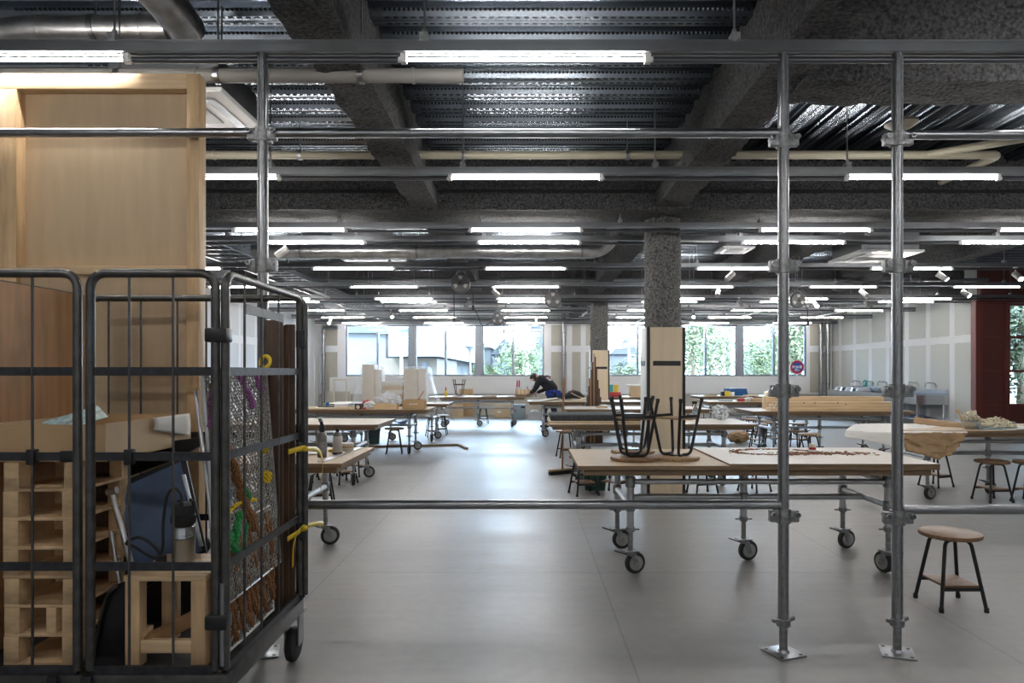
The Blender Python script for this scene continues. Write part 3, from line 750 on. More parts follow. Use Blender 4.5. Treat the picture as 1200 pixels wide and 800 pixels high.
# cable ladders
def ladder(p0, p1, w, label, step=0.3, mat='galv'):
    p0, p1 = Vector(p0), Vector(p1); d = (p1 - p0); L = d.length; d.normalize(); s = d.cross(Vector((0, 0, 1))).normalized()
    t = thing('cable_ladder', label, 'cable ladder', tuple(p0))
    for k in (-1, 1):
        mb = MB(); mb.bar(p0 + s * k * w / 2, p1 + s * k * w / 2, 0.02, 0.07); mb.build('side_rail', mat, t, smooth=False)
    n = int(L / step)
    for i in range(n):
        q = p0 + d * (i + 0.5) * step
        mb = MB(); mb.bar(q - s * w / 2, q + s * w / 2, 0.03, 0.02); mb.build('rung', mat, t, smooth=False)
    i = 0.8
    while i < L:
        q = p0 + d * i
        for k in (-1, 1):
            mb = MB(); a = q + s * k * w / 2; mb.cyl(a, (a.x, a.y, ZD), 0.006, n=6); mb.build('hanger_rod', mat, t)
        i += 2.0
ladder((-4.1, 8.3, 2.99), (-4.1, 20.5, 2.99), 0.62, 'long cable ladder running to the back at left')
ladder((-3.70, 12.75, 2.985), (8.9, 12.75, 2.985), 0.32, 'cable ladder crossing the room above the sixth rail', 0.33)
ladder((-3.70, 15.95, 2.99), (-1.2, 15.95, 2.99), 0.4, 'far left cable ladder crossing behind the second girder')
# cables lying in the near ladder
t = thing('cable_bundle', 'black cables lying in the left cable ladder', 'cable', (-4.1, 8.3, 3.01))
for k in range(4):
    mb = MB(); mb.tube([(-4.3 + k * .1 + .02 * sin(j * 1.3 + k), 8.4 + j * .8, 3.012) for j in range(15)], 0.012, 6); mb.build('cable', 'cord', t)
# far speaker/track clutter: short track lengths with no lamps, running to the back
for k, (px, ri) in enumerate(((690, 8), (440, 6), (900, 8), (1000, 8), (350, 5), (760, 9))):
    Y = ROWS[ri]; x = X(px, Y)
    mb = MB(); mb.box(x - .018, x + .018, Y + 0.04, ROWS[ri + 1] - 0.04, 2.885, 2.915)
    for yy in (Y + .3, ROWS[ri + 1] - .3): mb.cyl((x, yy, 2.915), (x, yy, 3.05), 0.005, n=6)
    tag(mb.build('track_rail', 'white', smooth=False), 'white lighting track linking the %s and %s rails' % (ROWTXT[ri], ROWTXT[ri + 1]) + (', nearer the column' if k == 0 else ', towards the left wall' if k == 1 else ', right of the column' if k == 2 else ', towards the right wall' if k == 3 else ''), 'track')
# round ceiling sensor at right
t = thing('ceiling_sensor', 'pale dome hanging under the deck between the two right poles', 'sensor', (3.0, 5.45, 3.33))
mb = MB(); mb.lathe([(0.02, -0.05), (0.07, -0.035), (0.125, 0.0), (0.12, 0.02), (0.03, 0.05)], (3.0, 5.45, 3.34), 24); mb.build('dome', 'cream', t)
mb = MB(); mb.cyl((3.0, 5.45, 3.38), (3.0, 5.45, ZD + .02), 0.012, n=8); mb.build('stem', 'rail', t)
# ================================================================ NEAR SCAFFOLD SCREEN
PY = 3.305; PR = 0.0255
def clamp_part(par, x, z, two=True):
    mb = MB(); mb.lathe([(PR + .003, z - .034), (PR + .010, z - .034), (PR + .010, z + .034), (PR + .003, z + .034)], (x, PY, 0), 16)
    c = mb.build('pipe_clamp', 'galv_rough', par)
    for s in (-1, 1):
        mb = MB(); mb.box(x + s * PR, x + s * (PR + .044), PY - .022, PY + .016, z - .028, z + .028, 0.005); mb.build('clamp_jaw', 'galv_rough', c)
        mb = MB(); mb.cyl((x + s * .058, PY - .042, z + .01), (x + s * .058, PY + .03, z + .01), 0.007, n=8); mb.lathe([(0.013, -0.012), (0.013, 0.0)], (x + s * .058, PY - .03, z + .01), 6, 'Y'); mb.build('bolt', 'galv', c)
def pole(px, label, zs, rot):
    x = X(px, PY)
    t = thing('scaffold_pole', label, 'scaffold pole', (x, PY, 0))
    mb = MB(); mb.cyl((x, PY, 0.13), (x, PY, 2.90), PR, n=20); mb.build('pipe', 'galv', t)
    for dx in (-.012, .010):
        mb = MB(); mb.box(x + dx - .0025, x + dx + .0025, PY - PR - .002, PY - PR + .006, 0.2, 2.88); mb.build('weld_seam', 'galv_rough', t)
    mb = MB(); mb.cyl((x, PY, 0.005), (x, PY, 0.14), 0.019, n=16); mb.build('jack_screw', 'galv_rough', t)
    mb = MB(); mb.lathe([(.026, .13), (.033, .135), (.033, .165), (.026, .17)], (x, PY, 0), 16)
    for a in (0.3, 0.3 + pi): mb.bar((x, PY, .15), (x + .062 * cos(a), PY + .062 * sin(a), .165), .014, .016)
    mb.build('jack_nut', 'galv_rough', t)
    R = Matrix.Translation((x, PY, 0)) @ Matrix.Rotation(rot, 4, 'Z')
    mb = MB(); mb.box(-.075, .075, -.075, .075, 0.0, 0.008, 0.002, R); mb.cyl((x, PY, 0.008), (x, PY, 0.02), .03, .022)
    b_ = mb.build('base_plate', 'galv', t)
    for sx in (-1, 1):
        for sy in (-1, 1):
            p = R @ Vector((sx * .055, sy * .055, .008)); mb = MB(); mb.cyl(p, p + Vector((0, 0, .0012)), .009, n=10); mb.build('screw_hole', 'black', b_)
    for z in zs: clamp_part(t, x, z)
    return t
Zp = lambda py: Zh(py, PY)
pole(308, 'tall galvanised scaffold pole behind the roll cage', [Zp(158), Zp(311)], 0.3)
pole(918, 'left of the two tall galvanised scaffold poles at right', [Zp(165), Zp(312), Zp(458), Zp(604)], 0.35)
pole(1051.5, 'right one of the paired galvanised scaffold poles, beside the lone stool', [Zp(164), Zp(312), Zp(458), Zp(606)], -0.35)
def pipe(px0, px1, py, label, r=0.0225):
    z = Zp(py); x0, x1 = X(px0, PY), X(px1, PY)
    t = thing('scaffold_pipe', label, 'scaffold pipe', ((x0 + x1) / 2, PY, z))
    mb = MB(); mb.cyl((x0, PY, z), (x1, PY, z), r, n=20); mb.build('pipe', 'galv', t)
    for x in (x0, x1):
        if abs(x) < 2.3:
            s = 1 if x == x0 else -1
            mb = MB(); mb.cyl((x, PY, z), (x + s * .012, PY, z), r + .004, n=20); mb.box(x - .004, x + .03 * s, PY - .012, PY + .012, z - .05, z - r + .004); mb.build('end_coupler', 'galv_rough', t)
pipe(-160, 304, 155.5, 'upper galvanised pipe in front of the plywood wall')
pipe(312, 914, 156, 'long upper galvanised pipe between the pole pair and the left pole')
pipe(1056, 1290, 158, 'upper galvanised pipe at right of the pole pair')
pipe(312, 914, 591, 'low galvanised pipe crossing in front of the near worktable')
pipe(1056, 1290, 597, 'low galvanised pipe passing behind the lone stool')

# ================================================================ PLYWOOD WALL AT LEFT
WY = 3.345
t = thing('plywood_wall', 'tall birch plywood stud wall behind the roll cage', 'partition', (-2.6, WY, 0))
zt = Zh(86, WY)
xr, xl = X(233, WY), X(-120, WY)
s1 = X(12, WY)
def wb_(nm, x0, x1, z0, z1, y0=WY, y1=WY + .075, mat='pine', bev=.002):
    mb = MB(); mb.box(x0, x1, y0, y1, z0, z1, bev); return mb.build(nm, mat, t)
wb_('stud', xr - .06, xr, 0, zt)
wb_('stud', s1 - .055, s1 + .03, 0, zt - .075)
wb_('top_plate', xl, xr - .06, zt - .075, zt, mat='pine_x')
wb_('middle_rail', xl, s1 - .055, Zh(314, WY) - .03, Zh(314, WY) + .012, mat='pine_x')
wb_('middle_rail', s1 + .03, xr - .06, Zh(314, WY) - .03, Zh(314, WY) + .012, mat='pine_x')
wb_('plywood_sheet', s1 + .03, xr - .06, Zh(314, WY) + .012, zt - .075, WY + .062, WY + .074, 'ply', 0)
wb_('plywood_sheet', s1 + .03, xr - .06, .0, Zh(314, WY) - .03, WY + .03, WY + .042, 'ply', 0)
wb_('plywood_sheet', xl, s1 - .055, .0, zt - .075, WY + .062, WY + .074, 'lauan', 0)
wb_('stud', xl, xl + .06, 0, zt - .075)

# ================================================================ ROLL CAGE
CY0, CY1 = 2.40, 3.20
CXR, CXL = -1.06, -2.06
cage = thing('roll_cage', 'dark steel roll cage trolley loaded with timber and mesh', 'trolley', ((CXR + CXL) / 2, (CY0 + CY1) / 2, 0))
ZTOP, ZB = 1.708, 0.315
BARS = [1.363, 1.064, 0.678]
def frame(name, P, x0, x1, rods, bars, r=.0155, corner=.06, yoff=0):
    """P maps (u, z) to a world point; x0..x1 is the span in u"""
    mb = MB(); pts = [P(x0, ZB)] + [P(x0, ZTOP), P(x1, ZTOP)] + [P(x1, ZB)]
    mb.tube(rounded(pts, corner, 6), r, 12)
    f = mb.build(name, 'cage', cage)
    mb = MB(); mb.bar(P(x0, ZB), P(x1, ZB), .012, .028); mb.build('bottom_bar', 'cage_bar', f, smooth=False)
    for z in bars:
        mb = MB(); mb.bar(P(x0 + .012, z), P(x1 - .012, z), .008, .030); mb.build('flat_bar', 'cage_bar', f, smooth=False)
    for u in rods:
        mb = MB(); mb.cyl(P(u, ZB), P(u, ZTOP), .0048, n=8); mb.build('rod', 'cage', f)
    return f
fy = lambda Y: (lambda u, z: Vector((u, Y, z)))
sx = lambda x: (lambda u, z: Vector((x, u, z)))
xa, xb = X(96, CY0) - .015, X(102, CY0) + .012
g1 = frame('front_gate', fy(CY0), CXL, xa, [X(38, CY0), X(-20, CY0)], BARS)
g2 = frame('front_gate', fy(CY0), xb, CXR - .03, [X(151.5, CY0), X(203, CY0)], BARS)
side = frame('side_panel', sx(CXR), CY0 + .01, CY1, [2.575, 2.74, 2.93], BARS)
frame('side_panel', sx(CXL), CY0 + .03, CY1, [2.6, 2.8, 3.0], BARS)
frame('rear_panel', fy(CY1 + .015), CXL, CXR + .02, [X(x, CY1) for x in (125, 163, 206, 240)], BARS)
mb = MB(); mb.bar((CXR, 2.58, 1.60), (CXR, 2.98, 1.595), .008, .035); mb.build('name_plate', 'cage_bar', side, smooth=False)
for z in (1.49, .485):
    mb = MB(); mb.box(CXR - .06, CXR + .018, CY0 - .024, CY0 + .03, z - .025, z + .025, .006); mb.build('hinge_clamp', 'black', cage)
for px in (38, 152):
    mb = MB(); mb.box(X(px, CY0) - .014, X(px, CY0) + .014, CY0 - .016, CY0 + .016, 1.035, 1.09, .004); mb.build('latch', 'black', g1 if px < 90 else g2)
mb = MB(); mb.box(X(72, CY0), X(90, CY0), CY0 - .014, CY0 - .004, 1.045, 1.085, .006); mb.build('latch', 'black', g1)
mb = MB(); mb.cyl((CXR - .006, CY0 - .004, .33), (CXR - .006, CY0 - .004, .62), .008, n=8); mb.build('latch_rod', 'galv', side)
for z in (1.52, 1.08, .62):
    mb = MB(); mb.box(CXR - .015, CXR + .03, CY1 - .015, CY1 + .03, z - .05, z + .04, .008); mb.build('rear_hinge', 'cage_bar', cage)
# base frame
mb = MB()
mb.box(CXL, CXR + .015, CY0 - .012, CY0 + .03, .235, .30, .004); mb.box(CXL, CXR + .015, CY1 - .03, CY1 + .02, .235, .30, .004)
mb.box(CXL, CXL + .04, CY0, CY1, .235, .30, .004); mb.box(CXR - .02, CXR + .018, CY0, CY1, .235, .30, .004)
bf = mb.build('base_frame', 'cage', cage)
mb = MB(); mb.box(CXL + .02, CXR - .02, CY0 + .02, CY1 - .02, .275, .297); mb.build('deck_board', 'cage_bar', cage, smooth=False)
for px in (66, 106):
    mb = MB(); mb.box(X(px, CY0) - .018, X(px, CY0) + .018, CY0 - .03, CY0 - .012, .262, .302, .004); mb.build('hinge', 'cage_bar', bf)
for x in (CXL + .1, CXR - .035):
    for y in (CY0 + .14, CY1 + .02):
        c0 = MB(); c0.box(x - .045, x + .045, y - .05, y + .05, .222, .236)
        c0.box(x - .035, x - .028, y - .03, y + .04, .08, .225); c0.box(x + .028, x + .035, y - .03, y + .04, .08, .225)
        cs = c0.build('caster', 'galv', cage, smooth=False)
        mb = MB(); mb.lathe([(.03, -.024), (.062, -.024), (.076, -.016), (.080, 0), (.076, .016), (.062, .024), (.03, .024)], (x, y, .080), 28, 'X'); w = mb.build('wheel', 'rubber', cs)

# ---------------------------------------------------------------- load of the cage
FL = .298
t = tag(MB().box(-2.03, -2.012, 2.46, 3.15, FL, 1.71, .001).build('plywood_board', 'lauan'), 'reddish plywood board standing along the left inside of the roll cage', 'board')
def box_pallet(z, k):
    t = thing('wooden_pallet', '', 'pallet', (-1.76, 2.6, z))
    x0, x1, y0, y1 = -1.888 + random.uniform(-.004, .004), -1.625 + random.uniform(-.004, .006), 2.47, 2.80
    mb = MB(); mb.box(x0, x1, y0, y1, z, z + .011, .001); mb.build('deck_board', 'pallet', t)
    for (bx, by) in ((x0, y0), (x1 - .05, y0), (x0, y1 - .06), (x1 - .05, y1 - .06)):
        mb = MB(); mb.box(bx, bx + .055 if bx == x0 else bx + .05, by, by + .06, z + .011, z + .105, .0015); mb.build('block', 'pallet', t)
    if k in (1, 3, 5):
        mx, my = {1: (-1.735, y0), 3: (-1.70, y0 + .10), 5: (-1.74, y0 + .14)}[k]
        mb = MB(); mb.box(mx, mx + .035, my, my + .06, z + .011, z + .105, .0015); mb.build('block', 'pallet', t)
    mb = MB(); mb.box(x0 + .05, x1 - .05, y1 - .012, y1 - .002, z + .011, z + .105); mb.build('shade_board', 'walnut', t)  # dark sheet added to stand in for the shade deep inside the pallet
    mb = MB(); mb.bar((x0 + .05, y1 - .02, z + .02), (x1 - .05, y0 + .16, z + .016), .006, .008); mb.build('light_gap_bar', 'cream', t, smooth=False)  # pale bar painted as the line of light through the rear gap
    return t
place = ['at the very bottom of the stack', 'second from the bottom', 'third from the bottom', 'fourth from the bottom', 'fifth from the bottom', 'sixth from the bottom', 'topmost, under the cardboard tray']
for k in range(7):
    p = box_pallet(FL + .105 * k, k); p['label'] = 'small wooden pallet in the roll cage, ' + place[k]; p['group'] = 'small pallets stacked in the roll cage'
# cardboard tray
zc = FL + .105 * 7
t = thing('cardboard_tray', 'long open cardboard tray on top of the pallet stack', 'cardboard box', (-1.77, 2.83, zc))
cx0, cx1, cy0, cy1 = -2.0, -1.54, 2.50, 3.14; w = .006; zt_ = 1.168
for nm, a in (('tray_bottom', (cx0, cx1, cy0, cy1, zc, zc + w)), ('tray_side', (cx0, cx1, cy0, cy0 + w, zc + w, zt_)), ('tray_side', (cx0, cx1, cy1 - w, cy1, zc + w, zt_)),
              ('tray_side', (cx0, cx0 + w, cy0 + w, cy1 - w, zc + w, zt_)), ('tray_side', (cx1 - w, cx1, cy0 + w, cy1 - w, zc + w, zt_ + .004))):
    mb = MB(); mb.box(*a); mb.build(nm, 'card' if a[1] - a[0] > .1 else 'card_pale', t, smooth=False)
mb = MB(); mb.obox((-1.715, 2.60, zt_ + .012), (.19, .12, .002), (.35, -.30, .75)); o = mb.build('printed_leaflet', pmat('leaflet_teal', (.35, .52, .55), .3, ns=30, na=.5)); tag(o, 'pale blue printed leaflet sticking out of the cardboard tray', 'leaflet')
mb = MB(); mb.grid(lambda u, v: Vector((-1.528 + .006 * sin(v * 3), 2.80 + .30 * u, 1.172 - .10 * v * (1 - .5 * (1 - u)))), 8, 8); o = mb.build('paper_sheet', 'paper', solid=.001); tag(o, 'white paper sheet hanging over the side of the cardboard tray', 'paper')

# folded table: blue top with dark rim and aluminium legs, leaning back
t = thing('folding_table', 'folded blue-topped table leaning inside the roll cage', 'folding table', (-1.45, 2.85, FL))
def P2(px, py, Y): return Vector((X(px, Y), Y, Zh(py, Y)))
A, B, C, D = P2(141, 572, 2.78), P2(211, 541, 2.86), P2(236, 645, 2.82), P2(160, 690, 2.72)
def quadslab(name, pts, n, th, mat, par):
    mb = MB(); n = Vector(n).normalized() * th; v0 = [mb.bm.verts.new(p) for p in pts]; v1 = [mb.bm.verts.new(p + n) for p in pts]
    mb.face(v0); mb.face(v1[::-1])
    for i in range(len(pts)): mb.face([v0[i], v1[i], v1[(i + 1) % len(pts)], v0[(i + 1) % len(pts)]])
    return mb.build(name, mat, par, smooth=False)
nrm = (B - A).cross(D - A).normalized()
if nrm.y < 0: nrm = -nrm
cen = (A + B + C + D) / 4
quadslab('blue_top', [A, B, C, D], nrm, .015, 'blue', t)
quadslab('black_rim', [cen + (p - cen) * 1.0 + q for p, q in ((A, Vector((-.055, .02, .006))), (B, Vector((.012, .02, .02))), (C, Vector((.012, .02, -.01))), (D, Vector((-.04, .02, -.04))))], nrm, .02, 'black', t)
for a, b_, r in (((131, 577, 2.66), (157, 672, 2.62), .011), ((130, 622, 2.64), (150, 740, 2.60), .008)):
    mb = MB(); mb.tube([P2(*a), P2(*b_)], r, 10); mb.build('leg', 'silver', t)
mb = MB(); mb.cyl(P2(126, 577, 2.655), P2(137, 574, 2.655), .014, n=10); mb.build('pivot', 'silver', t)
mb = MB(); mb.tube([P2(215, 556, 2.80), P2(236, 640, 2.78)], .008, 8); mb.build('edge_tube', 'silver', t)
# black folded seats behind
t = thing('folding_chair', 'black folded chair standing behind the small pallets and wooden step stool', 'chair', (-1.45, 2.9, FL))
def pan(name, pts, Y, dy, mat='black', th=.03):
    mb = MB(); mb.prism([(X(a, Y), Zh(b_, Y)) for a, b_ in pts], 'Y', Y, Y + th)
    for v in mb.bm.verts: v.co.y += dy * (v.co.z - FL)
    return mb.build(name, mat, t, smooth=False)
pan('seat', [(106, 774), (112, 738), (121, 703), (132, 687), (150, 680), (160, 700), (152, 752), (130, 774)], 2.56, .04)
pan('backrest', [(155, 690), (226, 668), (232, 742), (168, 768)], 2.92, .05)
mb = MB(); mb.tube(smooth_path([P2(110, 770, 2.55), P2(117, 727, 2.55), P2(126, 697, 2.55), P2(138, 686, 2.56)], 5), .006, 8); mb.build('frame_tube', 'cage', t)
pan('upper_panel', [(118, 570), (205, 538), (240, 520), (240, 512), (205, 516), (140, 545)], 2.98, .0)
# wooden step stool
t = thing('step_stool', 'small wooden step stool inside the roll cage, under the pump', 'stool', (-1.3, 2.6, FL))
sx0, sx1, sy0, sy1, sz = -1.447, -1.150, 2.455, 2.76, .628
mb = MB(); mb.box(sx0, sx1, sy0, sy1, sz - .02, sz, .003); mb.build('seat_board', 'pine_x', t)
for x in (sx0 + .004, sx1 - .056):
    for y in (sy0 + .003, sy1 - .055):
        mb = MB(); mb.box(x, x + .052, y, y + .05, FL, sz - .02, .002); mb.build('leg', 'pine', t)
mb = MB(); mb.box(sx0 + .056, sx1 - .056, sy0 + .01, sy0 + .035, .345, .392, .002); mb.build('stretcher', 'pine_x', t)
mb = MB(); mb.bar((sx0 + .06, sy0 - .01 + .04, .375), (sx1 - .03, sy1 - .08, .46), .035, .045); mb.build('brace', 'lauan', t, smooth=False)
mb = MB(); mb.box(sx0 + .025, sx0 + .06, sy0 + .02, sy0 + .09, .385, .42, .002); mb.build('stub', 'pine_x', t)
# submersible pump on the stool
cxp, cyp = X(215, 2.60), 2.60; z = sz
t = thing('pump', 'steel submersible pump with black head standing on the step stool', 'pump', (cxp, cyp, z))
mb = MB(); mb.lathe([(.034, 0), (.041, .006), (.041, .085), (.043, .088), (.043, .10), (.041, .103), (.041, .135), (.036, .14)], (cxp, cyp, z + .012), 24); mb.build('steel_body', 'steel', t)
mb = MB(); mb.lathe([(.038, .14), (.045, .15), (.045, .175), (.040, .18), (.038, .215), (.02, .225)], (cxp, cyp, z + .012), 20)
for a in range(5): mb.cyl((cxp + .036 * cos(a * 1.256), cyp + .036 * sin(a * 1.256), z + .19), (cxp + .036 * cos(a * 1.256), cyp + .036 * sin(a * 1.256), z + .245), .006, n=8)
mb.build('pump_head', 'rubber', t)
for ax, ay in ((-.03, -.02), (.02, -.03), (0, .03)):
    mb = MB(); mb.cyl((cxp + ax, cyp + ay, z), (cxp + ax, cyp + ay, z + .014), .012); mb.build('foot_pad', 'rubber', t)
mb = MB(); mb.tube(smooth_path([(cxp - .005, cyp, z + .23), (cxp - .012, cyp, z + .27), (cxp - .035, cyp, z + .29), (cxp - .06, cyp - .005, z + .26), (cxp - .072, cyp - .01, z + .16), (cxp - .07, cyp - .02, z + .06), (cxp - .1, cyp - .02, z + .03), (cxp - .17, cyp - .03, z + .075), (cxp - .2, cyp - .03, z + .09), (cxp - .15, cyp - .03, z + .11), (cxp - .09, cyp - .03, z + .07), (cxp - .06, cyp - .03, z + .02)], 6), .0055, 8); c = mb.build('power_cord', 'cord', t)
mb = MB(); mb.box(cxp - .085, cxp - .05, cyp - .045, cyp - .02, z + .001, z + .045, .006); mb.build('plug', 'rubber', c)
# timber uprights at the right front
tag(MB().box(-1.128, -1.095, 2.50, 2.53, FL, .98, .001).build('timber_batten', 'pine'), 'light pine batten standing at the right inside the roll cage', 'timber')
mb = MB(); mb.tube([P2(229, 458, 2.55), P2(246, 590, 2.47), P2(250, 640, 2.46)], .008, 10); tag(mb.build('aluminium_tube', 'silver'), 'thin aluminium tube leaning beside the woven mesh panel', 'tube')

# expanded-metal textile panels
def mesh_panel(name, label, P, U, V, nu, nv, strips, frame_mat='silver', mat='mesh_steel', r=.0021):
    """P(u, v) world point on the panel, u along depth, v up; zigzag strands make diamonds"""
    t = thing(name, label, 'mesh panel', tuple(P(.5, 0)))
    mb = MB()
    n = (P(1, 0) - P(0, 0)).cross(P(0, 1) - P(0, 0)).normalized()
    for j in range(nv):
        pts = []
        for i in range(nu + 1):
            off = .5 if (i % 2 == 0) == (j % 2 == 0) else -.5
            w = noise.noise(Vector((i * .35, j * .35, 1))) * .012
            pts.append(P(i / nu, min(1, max(0, (j + .5 + off * .98) / nv))) + n * w)
        prev = None
        for p in pts:
            a = [mb.bm.verts.new(p + n * r * 1.2), mb.bm.verts.new(p + Vector((0, 0, r))), mb.bm.verts.new(p - n * r * 1.2 - Vector((0, 0, r)))]
            if prev:
                for k in range(3): mb.face([prev[k], prev[(k + 1) % 3], a[(k + 1) % 3], a[k]])
            prev = a
    mb.build('metal_mesh', mat, t, smooth=False)
    mb = MB(); mb.tube([P(0, 0), P(1, 0), P(1, 1), P(0, 1)], .007, 8, closed=True); mb.build('edge_frame', frame_mat, t)
    for nm, mt, rr, pts in strips:
        mb = MB(); Q = smooth_path([P(a, b_) + n * .004 for a, b_ in pts], 7)
        Q = [q + Vector((random.uniform(-1, 1), random.uniform(-1, 1), random.uniform(-1, 1))) * rr * .25 for q in Q]
        mb.tube(Q, rr, 7, rs=[rr * random.uniform(.75, 1.2) for q in Q]); mb.build(nm, mt, t)
    return t
def PA(u, v):   # leaning panel
    y = 2.47 + .63 * u; x = -1.105 - .065 * v - .01 * u
    return Vector((x, y, .50 + (.85 + .02 * u) * v))
mesh_panel('woven_mesh_panel', 'silver wire mesh panel with purple, brown and yellow yarn in the roll cage', PA, 0, 1, 76, 64, [
    ('purple_yarn', 'purple', .017, [(.10, .93), (.08, .86), (.02, .78)]), ('purple_yarn', 'purple', .016, [(.12, .74), (.10, .70)]),
    ('purple_yarn', 'purple', .016, [(.50, .985), (.60, .92), (.68, .83)]), ('purple_yarn', 'purple', .015, [(.78, .98), (.86, .90)]),
    ('brown_yarn', 'brown_yarn', .022, [(.12, .72), (.28, .60), (.34, .52), (.40, .42), (.55, .25)]),
    ('brown_yarn', 'brown_yarn', .014, [(.10, .95), (.22, .96), (.30, .92), (.15, .90), (.26, .87)]),
    ('yellow_ball', 'yellow_yarn', .024, [(.83, .62), (.84, .60)]), ('yellow_ball', 'yellow_yarn', .024, [(.83, .47), (.84, .45)]),
    ('green_yarn', 'green', .016, [(.10, .20), (.18, .28), (.22, .22), (.34, .36)]), ('green_yarn', 'green', .014, [(.45, .45), (.52, .40)]),
    ('blue_yarn', 'blue', .02, [(.10, .50), (.18, .46), (.12, .42)]), ('yellow_yarn', 'yellow_yarn', .008, [(.08, .30), (.20, .38), (.34, .40), (.62, .38)])])
def PB(u, v):
    y = 2.50 + .52 * u; return Vector((-1.118 - .02 * v, y, FL + .012 + .46 * v))
st = [('brown_yarn', 'brown_yarn', .014, [(k * .17, .95 - .0 * k), (k * .17 + .12, .55), (k * .17 + .30, .12)]) for k in range(-1, 7)] + [('brown_yarn', 'brown_yarn', .012, [(k * .15 + .05, .8), (k * .15 + .14, .5), (k * .15 + .24, .05)]) for k in range(0, 5)]
st = [(a, b_, c, [(min(max(x, .02), .98), y) for x, y in p]) for a, b_, c, p in st]
mesh_panel('woven_mesh_panel', 'smaller mesh panel wound with brown yarn at the foot of the cage side', PB, 0, 1, 44, 22, st + [('green_yarn', 'green', .018, [(.22, .90), (.34, .72), (.50, .95)])], 'white')
# brown planks standing in the rear right corner
for k, (px0, px1, py, Y, lab) in enumerate(((311, 331, 375, 3.10, 'tallest dark brown plank standing in the rear corner of the roll cage'), (326, 338, 381, 3.145, 'second dark brown plank in the rear corner of the roll cage'), (334, 345, 380, 3.165, 'rearmost dark brown plank in the corner of the roll cage'))):
    mb = MB(); mb.box(X(px0, Y), X(px1, Y), Y, Y + .016, FL, Zh(py, Y), .001); tag(mb.build('plank', 'walnut'), lab, 'plank')
# yellow tape loop on the panel's top edge
mb = MB(); mb.tube([Vector((-1.145 + .021 * cos(a), 3.0 + .02 * sin(a) * .4, 1.405 + .026 * sin(a))) for a in [i * 2 * pi / 20 for i in range(20)]], .009, 8, closed=True); tag(mb.build('tape_roll', 'yellow'), 'yellow tape loop hung at the top of the mesh panel', 'tape')
# yellow tie strap from the cage post to the worktable
def ribbon(pts, w, up=(0, 0, 1)):
    mb = MB(); P = smooth_path(pts, 6); u = Vector(up) * w / 2
    a = [mb.bm.verts.new(p + u) for p in P]; b_ = [mb.bm.verts.new(p - u) for p in P]
    for i in range(len(P) - 1): mb.face([a[i], a[i + 1], b_[i + 1], b_[i]])
    return mb
t = thing('tie_strap', 'lower yellow strap tying the roll cage to a table caster', 'strap', (-1.04, 3.2, .63))
zs = Zh(618, 3.2)
mb = ribbon([(-1.082, 3.10, zs - .03), (-1.05, 3.17, zs - .01), (-1.035, 3.21, zs + .005), (-1.1, 3.7, zs - .09), (-1.55, 5.2, .18)], .022); mb.build('band', 'yellow', t, solid=.003)
mb = ribbon([(-1.05, 3.16, zs), (-1.06, 3.12, zs - .06), (-1.065, 3.12, zs - .16)], .022, (0, .6, .3)); mb.build('loose_end', 'yellow', t, solid=.003)
mb = MB(); mb.ball((-1.036, 3.19, zs), .02, 2, (1, .9, .8), .3); mb.build('knot', 'yellow', t)
t = thing('tie_strap', 'upper yellow strap from the roll cage to a table rail', 'strap', (-1.04, 3.2, 1.0))
zs = Zh(527, 3.2)
mb = ribbon([(-1.085, 3.12, zs + .0), (-1.04, 3.19, zs + .01), (-1.035, 3.25, zs), (-1.06, 3.5, zs - .04), (-1.16, 3.9, zs - .16), (-1.50, 5.0, .50)], .024); mb.build('band', 'yellow', t, solid=.003)
mb = MB(); mb.ball((-1.036, 3.2, zs + .005), .02, 2, (1, .9, .7), .3); mb.build('knot', 'yellow', t)
